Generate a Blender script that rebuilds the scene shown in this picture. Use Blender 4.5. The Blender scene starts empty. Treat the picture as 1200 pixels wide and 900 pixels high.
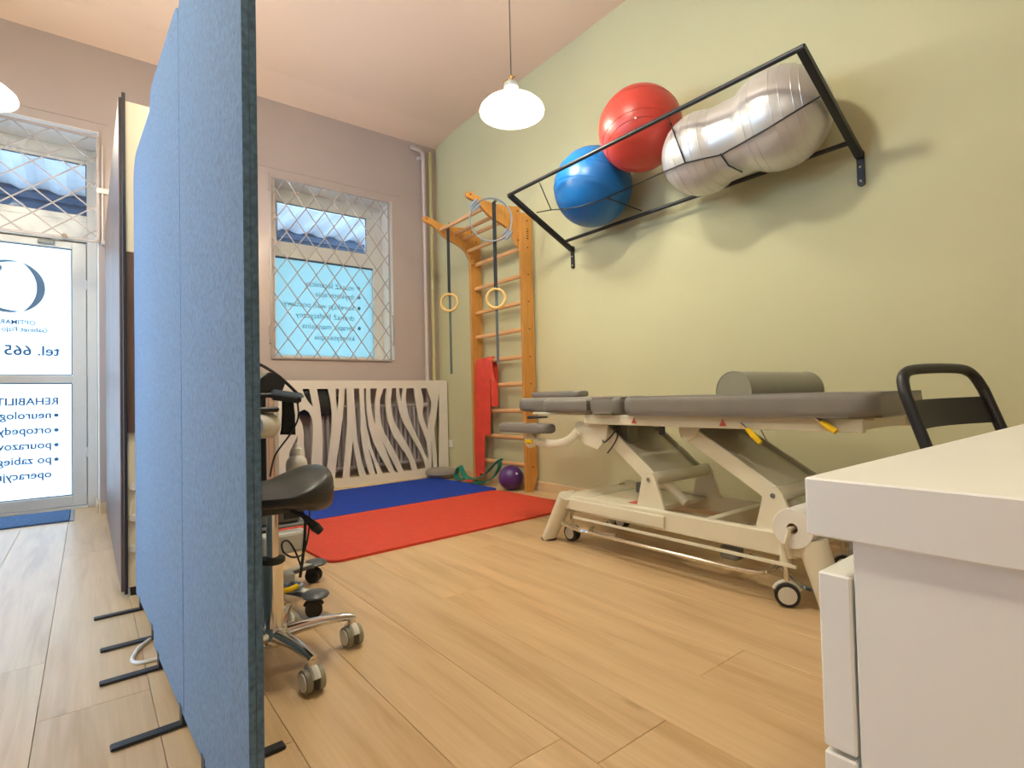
import bpy, bmesh, math, random
from mathutils import Vector, Matrix
random.seed(7)
SC = bpy.context.scene
COL = SC.collection

# ------------------------------------------------------------------ camera
F_PX, W_PX = 633.134, 1200.0
yaw, pitch, roll = (math.radians(a) for a in (38.169, 1.401, -1.356))
fw = Vector((math.sin(yaw)*math.cos(pitch), math.cos(yaw)*math.cos(pitch), math.sin(pitch)))
rt0 = Vector((math.cos(yaw), -math.sin(yaw), 0)); up0 = rt0.cross(fw)
rt = rt0*math.cos(roll) + up0*math.sin(roll); up = -rt0*math.sin(roll) + up0*math.cos(roll)
cd = bpy.data.cameras.new('camera'); cam = bpy.data.objects.new('camera', cd); COL.objects.link(cam)
cd.sensor_fit = 'HORIZONTAL'; cd.sensor_width = 36.0; cd.lens = 36.0*F_PX/W_PX
cd.clip_start = 0.02; cd.clip_end = 200
m = Matrix.Identity(4)
for i in range(3):
    m[i][0] = rt[i]; m[i][1] = up[i]; m[i][2] = -fw[i]
m[2][3] = 0.80
cam.matrix_world = m
SC.camera = cam

# ------------------------------------------------------------------ world and exposure
wd = bpy.data.worlds.new('daylight'); SC.world = wd; wd.use_nodes = True
bg = wd.node_tree.nodes['Background']
bg.inputs[0].default_value = (0.54, 0.75, 1.0, 1); bg.inputs[1].default_value = 9.0
SC.view_settings.view_transform = 'Standard'
SC.view_settings.look = 'None'
SC.view_settings.gamma = 1.0
SC.view_settings.use_curve_mapping = False
SC.view_settings.exposure = 0.0
LAMP_COL = (1.0, 0.95, 0.77)
LAMP_W = 62.0

# ------------------------------------------------------------------ helpers
ORG = {}
def lin(r, g, b):
    f = lambda c: (c/255/12.92) if c/255 <= .04045 else ((c/255+.055)/1.055)**2.4
    return (f(r), f(g), f(b))
def inp(n, name, v):
    if name in n.inputs: n.inputs[name].default_value = v
def pm(name, col, rough=.5, metal=0., var=.06, scale=6., stretch=(1,1,1), bump=0., bscale=None, coat=0., sheen=0., col2=None, world=False, spec=.5, trans=0.):
    """procedural principled material: colour broken up by noise, optional noise bump"""
    mt = bpy.data.materials.new(name); mt.use_nodes = True
    nt = mt.node_tree; N, L = nt.nodes, nt.links
    p = N['Principled BSDF']
    inp(p, 'Roughness', rough); inp(p, 'Metallic', metal); inp(p, 'Coat Weight', coat); inp(p, 'Sheen Weight', sheen); inp(p, 'Specular IOR Level', spec)
    inp(p, 'Transmission Weight', trans)
    tc = N.new('ShaderNodeTexCoord'); mp = N.new('ShaderNodeMapping'); L.new(tc.outputs['Object'], mp.inputs[0])
    if world:
        ge = N.new('ShaderNodeNewGeometry'); L.new(ge.outputs['Position'], mp.inputs[0])
    mp.inputs['Scale'].default_value = stretch
    nz = N.new('ShaderNodeTexNoise'); inp(nz, 'Scale', scale); inp(nz, 'Detail', 4.); L.new(mp.outputs[0], nz.inputs['Vector'])
    cr = N.new('ShaderNodeValToRGB')
    a = [max(0, c*(1-var)) for c in col]; b = [min(1, c*(1+var)) for c in (col2 or col)]
    cr.color_ramp.elements[0].position = .3; cr.color_ramp.elements[1].position = .7
    cr.color_ramp.elements[0].color = (*a, 1); cr.color_ramp.elements[1].color = (*b, 1)
    L.new(nz.outputs['Fac'], cr.inputs[0]); L.new(cr.outputs[0], p.inputs['Base Color'])
    if bump:
        n2 = N.new('ShaderNodeTexNoise'); inp(n2, 'Scale', bscale or scale*20); inp(n2, 'Detail', 3.); L.new(mp.outputs[0], n2.inputs['Vector'])
        bp = N.new('ShaderNodeBump'); inp(bp, 'Strength', bump); inp(bp, 'Distance', .002)
        L.new(n2.outputs['Fac'], bp.inputs['Height']); L.new(bp.outputs[0], p.inputs['Normal'])
    return mt
def emit(name, col, s):
    mt = bpy.data.materials.new(name); mt.use_nodes = True; N, L = mt.node_tree.nodes, mt.node_tree.links
    N.clear(); o = N.new('ShaderNodeOutputMaterial'); e = N.new('ShaderNodeEmission')
    e.inputs[0].default_value = (*col, 1); e.inputs[1].default_value = s; L.new(e.outputs[0], o.inputs[0]); return mt

def wloc(o):
    v = Vector((0, 0, 0))
    while o: v += Vector(o.location); o = o.parent
    return v
class B:
    """collects shapes into one mesh, in world coordinates"""
    def __init__(s): s.bm = bmesh.new()
    def _add(s, vs, fs):
        v = [s.bm.verts.new(p) for p in vs]
        for f in fs:
            try: s.bm.faces.new([v[i] for i in f])
            except ValueError: pass
        return v
    def box(s, x0, x1, y0, y1, z0, z1, bev=0., seg=1):
        vs = [(x, y, z) for x in (x0, x1) for y in (y0, y1) for z in (z0, z1)]
        v = s._add(vs, [(0,1,3,2),(4,6,7,5),(0,4,5,1),(2,3,7,6),(0,2,6,4),(1,5,7,3)])
        if bev:
            es = list({e for q in v for e in q.link_edges})
            bmesh.ops.bevel(s.bm, geom=es, offset=bev, segments=seg, affect='EDGES', profile=.5)
        return s
    def bar(s, p0, p1, w, h, upv=(0,0,1), bev=0.):
        """rectangular bar from p0 to p1, w across, h along upv"""
        p0, p1 = Vector(p0), Vector(p1); d = (p1-p0).normalized(); u = Vector(upv); sd = d.cross(u)
        if sd.length < 1e-5: sd = d.cross(Vector((1,0,0)))
        sd.normalize(); u = sd.cross(d).normalized()
        vs = [p + sd*a*w/2 + u*b*h/2 for p in (p0, p1) for a in (-1, 1) for b in (-1, 1)]
        v = s._add(vs, [(0,1,3,2),(4,6,7,5),(0,4,5,1),(2,3,7,6),(0,2,6,4),(1,5,7,3)])
        if bev:
            es = list({e for q in v for e in q.link_edges}); bmesh.ops.bevel(s.bm, geom=es, offset=bev, segments=2, affect='EDGES')
        return s
    def tube(s, pts, r, seg=10, closed=False, caps=True, flat=None):
        """swept tube; r number or list; flat=(a,b) elliptical factor"""
        pts = [Vector(p) for p in pts]; n = len(pts)
        rr = r if isinstance(r, (list, tuple)) else [r]*n
        rings = []; nrm = None
        for i, p in enumerate(pts):
            if closed: t = pts[(i+1) % n] - pts[i-1]
            else: t = pts[min(i+1, n-1)] - pts[max(i-1, 0)]
            t.normalize()
            if nrm is None:
                a = Vector((0,0,1)) if abs(t.z) < .9 else Vector((1,0,0)); nrm = t.cross(a).normalized()
            nrm = (nrm - t*nrm.dot(t)).normalized(); bn = t.cross(nrm)
            fa, fb = flat or (1, 1)
            rings.append([s.bm.verts.new(p + (nrm*math.cos(2*math.pi*k/seg)*fa + bn*math.sin(2*math.pi*k/seg)*fb)*rr[i]) for k in range(seg)])
        for i in range(n if closed else n-1):
            a, b = rings[i], rings[(i+1) % n]
            for k in range(seg):
                try: s.bm.faces.new((a[k], a[(k+1) % seg], b[(k+1) % seg], b[k]))
                except ValueError: pass
        if caps and not closed:
            s.bm.faces.new(rings[0][::-1]); s.bm.faces.new(rings[-1])
        return s
    def cyl(s, p0, p1, r, r1=None, seg=20): return s.tube([p0, p1], [r, r if r1 is None else r1], seg)
    def lathe(s, prof, c, axis=(0,0,1), seg=28, closed=False):
        """profile [(radius, height)] turned about an axis through c"""
        ax = Vector(axis).normalized(); a = ax.cross(Vector((1,0,0)) if abs(ax.x) < .9 else Vector((0,1,0))).normalized(); b = ax.cross(a); c = Vector(c)
        rings = []
        for r, h in prof:
            if r < 1e-6: rings.append([s.bm.verts.new(c + ax*h)])
            else: rings.append([s.bm.verts.new(c + ax*h + (a*math.cos(2*math.pi*k/seg) + b*math.sin(2*math.pi*k/seg))*r) for k in range(seg)])
        for i in range(len(rings)-1):
            p, q = rings[i], rings[i+1]
            for k in range(seg):
                k2 = (k+1) % seg
                f = [p[k % len(p)], p[k2 % len(p)], q[k2 % len(q)], q[k % len(q)]]
                f2 = []
                for v in f:
                    if v not in f2: f2.append(v)
                if len(f2) > 2:
                    try: s.bm.faces.new(f2)
                    except ValueError: pass
        return s
    def sphere(s, c, r, seg=32):
        n = seg//2
        pr = [(r*math.sin(math.pi*i/n), -r*math.cos(math.pi*i/n)) for i in range(n+1)]
        return s.lathe(pr, c, seg=seg)
    def prism(s, poly, d0, d1, axis='Y', bev=0.):
        """polygon extruded: axis Y -> poly in (x,z), X -> (y,z), Z -> (x,y)"""
        def P(p, d): return {'Y': (p[0], d, p[1]), 'X': (d, p[0], p[1]), 'Z': (p[0], p[1], d)}[axis]
        n = len(poly)
        v = s._add([P(p, d0) for p in poly] + [P(p, d1) for p in poly],
            [tuple(range(n))[::-1], tuple(range(n, 2*n))] + [(i, (i+1) % n, n+(i+1) % n, n+i) for i in range(n)])
        if bev:
            caps = [f for f in {f for q in v for f in q.link_faces} if len(f.verts) == n and n != 4 or False]
            es = {e for f in caps for e in f.edges}
            if es: bmesh.ops.bevel(s.bm, geom=list(es), offset=bev, segments=2, affect='EDGES')
        return s
    def xf(s, mat): bmesh.ops.transform(s.bm, matrix=mat, verts=s.bm.verts); return s
    def build(s, name, mat, parent=None, loc=None, smooth=False, angle=35):
        bmesh.ops.recalc_face_normals(s.bm, faces=s.bm.faces)
        me = bpy.data.meshes.new(name)
        if parent is not None: off = wloc(parent)
        elif loc is not None: off = Vector(loc)
        else:
            vs = s.bm.verts; lo = [min(v.co[i] for v in vs) for i in range(3)]; hi = [max(v.co[i] for v in vs) for i in range(3)]
            off = Vector(((lo[0]+hi[0])/2, (lo[1]+hi[1])/2, lo[2]))
        for v in s.bm.verts: v.co -= off
        if smooth:
            for f in s.bm.faces: f.smooth = True
            ca = math.radians(angle)
            for e in s.bm.edges:
                if len(e.link_faces) == 2 and e.calc_face_angle(0) > ca: e.smooth = False
        s.bm.to_mesh(me); s.bm.free(); me.materials.append(mat)
        o = bpy.data.objects.new(name, me); COL.objects.link(o)
        if parent is not None: o.parent = parent
        else: o.location = off
        return o
def tag(o, label, cat, group=None):
    o['label'] = label; o['category'] = cat
    if group: o['group'] = group
    return o
def thing(name, loc, label, cat, group=None):
    o = bpy.data.objects.new(name, None); COL.objects.link(o); o.location = loc; o.empty_display_size = .05
    return tag(o, label, cat, group)
def struct(o): o['kind'] = 'structure'; return o
def shade_label(o, t): o['label'] = t; return o
def rrect(x0, x1, y0, y1, r, n=6, corners=(1,1,1,1)):
    """rounded rectangle points, corners order: bl, br, tr, tl"""
    P = []
    for (cx, cy, a0, on) in ((x0, y0, 180, corners[0]), (x1, y0, 270, corners[1]), (x1, y1, 0, corners[2]), (x0, y1, 90, corners[3])):
        if not on: P.append((cx, cy)); continue
        ox = cx + (r if cx == x0 else -r); oy = cy + (r if cy == y0 else -r)
        for k in range(n+1):
            a = math.radians(a0 + 90*k/n); P.append((ox + r*math.cos(a), oy + r*math.sin(a)))
    return P
def spline(P, n=8, closed=False):
    """Catmull-Rom through points"""
    P = [Vector(p) for p in P]; out = []; m = len(P)
    for i in range(m if closed else m-1):
        g = (lambda k: P[k % m]) if closed else (lambda k: P[max(0, min(m-1, k))])
        a, b, c, d = g(i-1), g(i), g(i+1), g(i+2)
        for k in range(n):
            t = k/n
            out.append(.5*((2*b) + (c-a)*t + (2*a-5*b+4*c-d)*t*t + (3*b-a-3*c+d)*t**3))
    if not closed: out.append(P[-1])
    return out
def lettering(text, x_right, z_base, size, y, mat, parent, name='lettering', bold=0.):
    """text glued on the far side of a pane: mirrored as seen from the room, first letter at x_right"""
    cu = bpy.data.curves.new('txt', 'FONT'); cu.body = text; cu.size = size; cu.extrude = .0006; cu.offset = bold; cu.resolution_u = 3
    t = bpy.data.objects.new('txt', cu); COL.objects.link(t)
    dg = bpy.context.evaluated_depsgraph_get(); dg.update()
    me = bpy.data.meshes.new_from_object(t.evaluated_get(dg)); bpy.data.objects.remove(t)
    off = wloc(parent)
    for v in me.vertices:
        x, yy, zz = v.co; v.co = Vector((x_right - x, y + zz, z_base + yy)) - off
    me.flip_normals(); me.materials.clear(); me.materials.append(mat)
    o = bpy.data.objects.new(name, me); COL.objects.link(o); o.parent = parent
    return o

# ------------------------------------------------------------------ materials
M = {}
M['ceiling'] = pm('ceiling_paint', (.83, .62, .495), .9, var=.015, scale=1.2, bump=.1, bscale=60)
M['green'] = pm('green_wall_paint', (.555, .54, .335), .85, var=.025, scale=1.5, bump=.15, bscale=120)
M['mauve'] = pm('mauve_wall_paint', (.455, .38, .355), .85, var=.03, scale=1.5, bump=.15, bscale=120)
M['white_wall'] = pm('reveal_white_paint', (.78, .74, .70), .8, var=.03, scale=2)
M['pvc'] = pm('white_pvc', (.66, .645, .61), .35, var=.02)
M['pvc_dark'] = pm('gasket', (.05, .08, .12), .5, var=.1)
M['base'] = pm('beige_baseboard', (.62, .45, .27), .5, var=.08, scale=9, stretch=(1, 1, 6))
M['grille'] = pm('white_enamel_bar', (.40, .345, .325), .45, var=.05)
M['pipe'] = pm('mauve_painted_pipe', (.58, .50, .48), .5, var=.04)
M['pipe_y'] = pm('yellow_painted_pipe', (.50, .44, .21), .5, var=.05)
M['joint'] = pm('floor_joint', (.26, .17, .09), .9, var=.2)
M['felt'] = pm('blue_felt', (.080, .150, .228), .95, var=.30, scale=90, bump=.5, bscale=400, sheen=.20)
M['black'] = pm('black_steel', (.018, .018, .02), .42, var=.15)
M['black_pl'] = pm('black_plastic', (.022, .022, .024), .45, var=.15)
M['greypl'] = pm('grey_plastic', (.22, .22, .21), .45, var=.08)
M['taupe'] = pm('taupe_caster_plastic', (.27, .25, .18), .4, var=.06)
M['cream_pl'] = pm('cream_caster_plastic', (.72, .69, .60), .4, var=.03)
M['chrome'] = pm('chrome', (.78, .76, .72), .12, 1., var=.04)
M['brass'] = pm('brass', (.75, .52, .20), .25, 1., var=.06)
M['wood_dark'] = pm('dark_brown_wood', (.115, .062, .042), .45, var=.28, scale=10, stretch=(4, 4, .35))
M['edge_dark'] = pm('dark_edge', (.02, .014, .012), .5, var=.1)
M['cream_board'] = pm('cream_board', (.80, .74, .58), .5, var=.02)
M['mat_blue'] = pm('blue_mat_foam', (.006, .04, .33), .8, var=.08, scale=30, bump=.25, bscale=300, spec=.25)
M['mat_red'] = pm('red_mat_foam', (.56, .045, .018), .7, var=.07, scale=30, bump=.25, bscale=300)
M['doormat'] = pm('blue_doormat', (.05, .12, .26), .95, var=.35, scale=60, bump=.8, bscale=300)
M['beech'] = pm('varnished_beech', (.58, .265, .055), .38, var=.12, scale=9, stretch=(6, 6, .6), coat=.2)
M['beech_rung'] = pm('beech_rung', (.66, .36, .15), .4, var=.1, scale=14, stretch=(5, .5, 5), coat=.2)
M['ringwood'] = pm('ring_wood', (.66, .44, .16), .35, var=.1, scale=12)
M['strap'] = pm('black_webbing', (.02, .024, .03), .85, var=.3, scale=120, bump=.5, bscale=600)
M['strap2'] = pm('grey_webbing', (.10, .12, .13), .85, var=.3, scale=120)
M['hoop'] = pm('grey_blue_hoop', (.20, .26, .35), .45, var=.06)
M['red_latex'] = pm('red_latex', (.62, .05, .028), .5, var=.12, scale=12)
M['green_latex'] = pm('green_latex', (.01, .19, .13), .45, var=.15, scale=14)
M['purple'] = pm('purple_rubber', (.085, .028, .16), .33, var=.06, bump=.1, bscale=80)
M['disc'] = pm('grey_rubber_disc', (.30, .265, .235), .5, var=.05, bump=.3, bscale=80)
M['ball_blue'] = pm('blue_gym_ball', (.006, .13, .40), .32, var=.06, scale=3, bump=.06, bscale=40)
M['ball_red'] = pm('red_gym_ball', (.52, .05, .035), .36, var=.06, scale=3, bump=.06, bscale=40)
M['silver'] = pm('silver_gym_ball', (.66, .64, .62), .36, .45, var=.05, scale=3)
M['vinyl'] = pm('grey_vinyl', (.225, .212, .192), .42, var=.05, scale=12, bump=.12, bscale=250)
M['vinyl2'] = pm('grey_green_vinyl', (.275, .27, .21), .5, var=.05, scale=12, bump=.12, bscale=250)
M['bvinyl'] = pm('black_vinyl', (.028, .027, .026), .38, var=.08, scale=12, bump=.12, bscale=250)
M['cream'] = pm('cream_enamel', (.80, .75, .60), .35, var=.025, coat=.15)
M['yellow'] = pm('yellow_grip', (.85, .56, .01), .35, var=.05)
M['paper'] = pm('white_paper', (.86, .84, .80), .9, var=.02, bump=.1)
M['label_red'] = pm('red_label', (.62, .12, .10), .6, var=.03)
M['label_white'] = pm('white_label', (.8, .79, .74), .6, var=.03)
M['print'] = pm('black_print', (.04, .035, .03), .6, var=.1)
M['desk'] = pm('white_laminate', (.82, .80, .725), .38, var=.012, coat=.1)
M['zebra'] = pm('cream_white_board', (.76, .70, .61), .5, var=.02)
M['radiator'] = pm('radiator_enamel', (.42, .37, .37), .4, var=.05)
M['bag'] = pm('black_shiny_foil', (.02, .02, .022), .2, var=.2, bump=.6, bscale=30)
M['bottle'] = pm('white_bottle_plastic', (.74, .71, .64), .4, var=.03)
M['cable'] = pm('white_cable', (.74, .70, .60), .5, var=.03)
M['corr'] = pm('corrugated_canopy', (.42, .41, .40), .5, var=.08)
M['slate'] = pm('dark_slate_plastic', (.085, .095, .105), .35, var=.08)
M['canopy_dark'] = pm('canopy_beam', (.045, .065, .10), .6, var=.1)
M['concrete'] = pm('outdoor_paving', (.42, .42, .41), .9, var=.12, scale=4)
M['wood_strip'] = pm('pinkish_wood_strip', (.60, .40, .28), .5, var=.1, scale=10, stretch=(6, 6, .5))

def frosted(name, col, tr):
    mt = bpy.data.materials.new(name); mt.use_nodes = True; N, L = mt.node_tree.nodes, mt.node_tree.links
    N.clear(); o = N.new('ShaderNodeOutputMaterial'); t = N.new('ShaderNodeBsdfTranslucent'); d = N.new('ShaderNodeBsdfDiffuse')
    nz = N.new('ShaderNodeTexNoise'); inp(nz, 'Scale', 1.3); cr = N.new('ShaderNodeValToRGB')
    tc = N.new('ShaderNodeTexCoord'); L.new(tc.outputs['Object'], nz.inputs['Vector'])
    cr.color_ramp.elements[0].color = (*[c*.9 for c in col], 1); cr.color_ramp.elements[1].color = (*col, 1)
    L.new(nz.outputs['Fac'], cr.inputs[0]); L.new(cr.outputs[0], t.inputs[0]); d.inputs[0].default_value = (*col, 1)
    mx = N.new('ShaderNodeMixShader'); mx.inputs[0].default_value = 1-tr; L.new(t.outputs[0], mx.inputs[1]); L.new(d.outputs[0], mx.inputs[2]); L.new(mx.outputs[0], o.inputs[0]); return mt
M['frost_door'] = frosted('frosted_door_film', (.93, .96, .97), .9)
M['frost_win'] = frosted('frosted_cyan_film', (.46, .58, .57), .9)
M['letter'] = frosted('blue_letter_film', (.17, .25, .34), .85)
M['emblem'] = frosted('grey_emblem_film', (.30, .34, .38), .85)
M['letter_win'] = frosted('grey_letter_film', (.33, .43, .43), .85)
def clear_glass():
    mt = bpy.data.materials.new('clear_glass'); mt.use_nodes = True; N, L = mt.node_tree.nodes, mt.node_tree.links
    N.clear(); o = N.new('ShaderNodeOutputMaterial'); t = N.new('ShaderNodeBsdfTransparent'); g = N.new('ShaderNodeBsdfGlossy'); inp(g, 'Roughness', .03)
    fr = N.new('ShaderNodeFresnel'); mx = N.new('ShaderNodeMixShader'); t.inputs[0].default_value = (.9, .95, 1, 1)
    L.new(fr.outputs[0], mx.inputs[0]); L.new(t.outputs[0], mx.inputs[1]); L.new(g.outputs[0], mx.inputs[2]); L.new(mx.outputs[0], o.inputs[0]); return mt
M['glass'] = clear_glass()
def opal():
    mt = bpy.data.materials.new('opal_glass'); mt.use_nodes = True; N, L = mt.node_tree.nodes, mt.node_tree.links
    N.clear(); o = N.new('ShaderNodeOutputMaterial'); t = N.new('ShaderNodeBsdfTranslucent'); d = N.new('ShaderNodeBsdfDiffuse')
    t.inputs[0].default_value = (.96, .95, .92, 1); d.inputs[0].default_value = (.92, .91, .88, 1)
    mx = N.new('ShaderNodeMixShader'); mx.inputs[0].default_value = .30; L.new(t.outputs[0], mx.inputs[1]); L.new(d.outputs[0], mx.inputs[2]); L.new(mx.outputs[0], o.inputs[0]); return mt
M['opal'] = opal()
M['bulb'] = emit('lit_bulb', (1, .93, .8), 14)
def oak():
    mt = bpy.data.materials.new('oak_laminate'); mt.use_nodes = True; nt = mt.node_tree; N, L = nt.nodes, nt.links
    p = N['Principled BSDF']; inp(p, 'Roughness', .36); inp(p, 'Specular IOR Level', .5)
    tc = N.new('ShaderNodeTexCoord'); oi = N.new('ShaderNodeObjectInfo')
    mu = N.new('ShaderNodeMath'); mu.operation = 'MULTIPLY'; mu.inputs[1].default_value = 37.; L.new(oi.outputs['Random'], mu.inputs[0])
    ad = N.new('ShaderNodeVectorMath'); ad.operation = 'ADD'; L.new(tc.outputs['Object'], ad.inputs[0]); L.new(mu.outputs[0], ad.inputs[1])
    mp = N.new('ShaderNodeMapping'); mp.inputs['Scale'].default_value = (9, .75, 1); L.new(ad.outputs[0], mp.inputs[0])
    n1 = N.new('ShaderNodeTexNoise'); inp(n1, 'Scale', 1.6); inp(n1, 'Detail', 5.); inp(n1, 'Distortion', .7); L.new(mp.outputs[0], n1.inputs['Vector'])
    mp2 = N.new('ShaderNodeMapping'); mp2.inputs['Scale'].default_value = (60, 2.2, 1); L.new(ad.outputs[0], mp2.inputs[0])
    n2 = N.new('ShaderNodeTexNoise'); inp(n2, 'Scale', 2.); inp(n2, 'Detail', 3.); L.new(mp2.outputs[0], n2.inputs['Vector'])
    cr = N.new('ShaderNodeValToRGB'); e = cr.color_ramp.elements
    e[0].position = .30; e[0].color = (.475, .300, .145, 1); e[1].position = .68; e[1].color = (.615, .430, .235, 1)
    k = cr.color_ramp.elements.new(.48); k.color = (.57, .385, .205, 1)
    L.new(n1.outputs['Fac'], cr.inputs[0])
    mx = N.new('ShaderNodeMix'); mx.data_type = 'RGBA'; mx.blend_type = 'MULTIPLY'; mx.inputs[0].default_value = .22
    L.new(cr.outputs[0], mx.inputs[6]); L.new(n2.outputs['Fac'], mx.inputs[7])
    hs = N.new('ShaderNodeHueSaturation'); mr = N.new('ShaderNodeMapRange'); mr.inputs[3].default_value = 1.15; mr.inputs[4].default_value = 1.25
    L.new(oi.outputs['Random'], mr.inputs[0]); L.new(mr.outputs[0], hs.inputs['Value']); L.new(mx.outputs[2], hs.inputs['Color'])
    # small knots
    mp3 = N.new('ShaderNodeMapping'); mp3.inputs['Scale'].default_value = (5., 1.7, 1); L.new(ad.outputs[0], mp3.inputs[0])
    vo = N.new('ShaderNodeTexVoronoi'); inp(vo, 'Scale', 1.); L.new(mp3.outputs[0], vo.inputs['Vector'])
    kr = N.new('ShaderNodeMapRange'); kr.inputs[1].default_value = .03; kr.inputs[2].default_value = .09; kr.inputs[3].default_value = .45; kr.inputs[4].default_value = 0
    L.new(vo.outputs['Distance'], kr.inputs[0])
    kx = N.new('ShaderNodeMix'); kx.data_type = 'RGBA'; L.new(kr.outputs[0], kx.inputs[0]); L.new(hs.outputs[0], kx.inputs[6]); kx.inputs[7].default_value = (.30, .17, .07, 1)
    L.new(kx.outputs[2], p.inputs['Base Color'])
    return mt
M['oak'] = oak()
# ------------------------------------------------------------------ room shell
XW, YB, XL, YF, ZC = 3.03, 5.135, -1.75, -2.4, 3.61
YD = 5.56       # door plane
floor = struct(B().box(XL, XW, YF, 5.62, -.06, -.011).build('floor', M['joint'], loc=(0, 0, 0)))
PW, X0 = .244, .137
plank_mesh = {}
def plank(x, y0, y1):
    ln = round(y1-y0, 3); key = (round(PW, 3), ln)
    if key not in plank_mesh:
        o = B().box(-PW/2+.0005, PW/2-.0005, -ln/2+.0005, ln/2-.0005, -.011, 0, .0010).build('plank', M['oak'], loc=(0, 0, 0))
        plank_mesh[key] = o.data; COL.objects.unlink(o); bpy.data.objects.remove(o)
    o = bpy.data.objects.new('plank', plank_mesh[key]); COL.objects.link(o); o.parent = floor; o.location = (x, (y0+y1)/2, 0)
known = {-1: 1.86, -2: 4.22, 3: .836, 0: 3.3, 1: 3.9, 2: 2.9, 4: 1.9, 5: .9, 6: 2.4}
PL = 1.95
k = -8
while X0 + k*PW < XW - .02:
    xa = X0 + k*PW
    j = known.get(k, random.uniform(0, PL))
    ys = sorted({YF, 5.62} | {j + i*PL for i in range(-4, 5) if YF + .02 < j + i*PL < 5.60})
    if xa + PW <= XW + .001 and xa >= XL:
        for a, b in zip(ys, ys[1:]): plank(xa + PW/2, a, b)
    else:
        xa2 = max(xa, XL); xb2 = min(xa + PW, XW)
        for a, b in zip(ys, ys[1:]):
            B().box(xa2+.0005, xb2-.0005, a+.0005, b-.0005, -.011, 0, .0010).build('plank', M['oak'], floor)
    k += 1

c = struct(B().box(XL-.2, XW+.2, YF-.2, 4.755, ZC, ZC+.15).prism([(4.755, ZC), (4.755, ZC+.15), (YB+.6, ZC+.15), (YB+.6, ZC-.06), (YB, ZC-.052)], XL-.2, XW+.2, 'X').build('ceiling', M['ceiling']))
struct(B().box(XW, XW+.2, YF-.2, YB+.6, -.06, ZC+.1).build('wall_right', M['green']))
LY0, LY1, LZ0, LZ1 = 1.5, 4.6, .12, 2.70    # unseen shop window, added to the left wall for bluish daylight
b = B().box(XL-.2, XL, YF-.2, LY0, -.06, ZC+.1).box(XL-.2, XL, LY1, YB+.6, -.06, ZC+.1).box(XL-.2, XL, LY0, LY1, -.06, LZ0).box(XL-.2, XL, LY0, LY1, LZ1, ZC+.1)
struct(b.build('wall_left', M['mauve']))
b = B().box(XL-.12, XL-.06, LY0, LY1, LZ0, LZ0+.06).box(XL-.12, XL-.06, LY0, LY1, LZ1-.06, LZ1)
for y in (LY0, (LY0+LY1)/2-.03, LY1-.06): b.box(XL-.12, XL-.06, y, y+.06, LZ0+.06, LZ1-.06)
w3 = struct(b.build('added_window', M['pvc']))
for y0, y1 in ((LY0+.06, (LY0+LY1)/2-.03), ((LY0+LY1)/2+.03, LY1-.06)): B().box(XL-.092, XL-.088, y0, y1, LZ0+.06, LZ1-.06).build('glass_pane', M['glass'], w3)
struct(B().box(XL, XW, YF-.2, YF, -.06, ZC+.1).build('wall_front', M['mauve']))
# back wall with a door opening (door and transom light) and a window opening
DX0, DX1, DZ1 = -1.10, .072, 2.90
WX0, WX1, WZ0, WZ1 = 1.335, 2.50, 1.215, 2.86
YO = YB + .50
b = B()
b.box(XL, DX0, YB, YO, -.06, ZC)
b.box(DX0, DX1, YB, YO, DZ1, ZC)
b.box(DX1, WX0, YB, YO, -.06, ZC)
b.box(WX0, WX1, YB, YO, -.06, WZ0)
b.box(WX0, WX1, YB, YO, WZ1, ZC)
b.box(WX1, XW, YB, YO, -.06, ZC)
wall_back = struct(b.build('wall_back', M['mauve']))
# white plaster lining of the two reveals
rv = B()
for x0, x1, z0, z1 in ((DX0, DX1, 0, DZ1), (WX0, WX1, WZ0, WZ1)):
    rv.box(x0, x0+.006, YB+.002, YO, z0, z1); rv.box(x1-.006, x1, YB+.002, YO, z0, z1); rv.box(x0+.006, x1-.006, YB+.002, YO, z1-.006, z1)
    if z0 > 0: rv.box(x0+.006, x1-.006, YB+.002, YO, z0, z0+.006)
shade_label(rv.build('reveal_lining', M['white_wall'], wall_back), 'white plaster lining of the reveals')
# plaster ledges over the openings
B().prism([(1.20, 2.93), (2.6, 2.93), (2.6, 2.938), (1.20, 2.938)], YB-.008, YB, 'Y').build('plaster_ledge', M['mauve'], wall_back)
B().prism([(-1.15, 2.965), (.13, 2.965), (.13, 2.973), (-1.15, 2.973)], YB-.008, YB, 'Y').build('plaster_ledge', M['mauve'], wall_back)

# baseboards
struct(B().prism([(XW-.014, 0), (XW-.014, .072), (XW-.006, .08), (XW, .08), (XW, 0)], YF, YB, 'Y').build('baseboard_right', M['base']))
struct(B().box(DX1, XW-.014, YB-.014, YB, 0, .08, .003).build('baseboard_back', M['base']))
rb = B().box(DX1-.020, DX1-.006, YB, YD-.02, 0, .07, .003); struct(rb.build('baseboard_reveal', M['base']))

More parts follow.
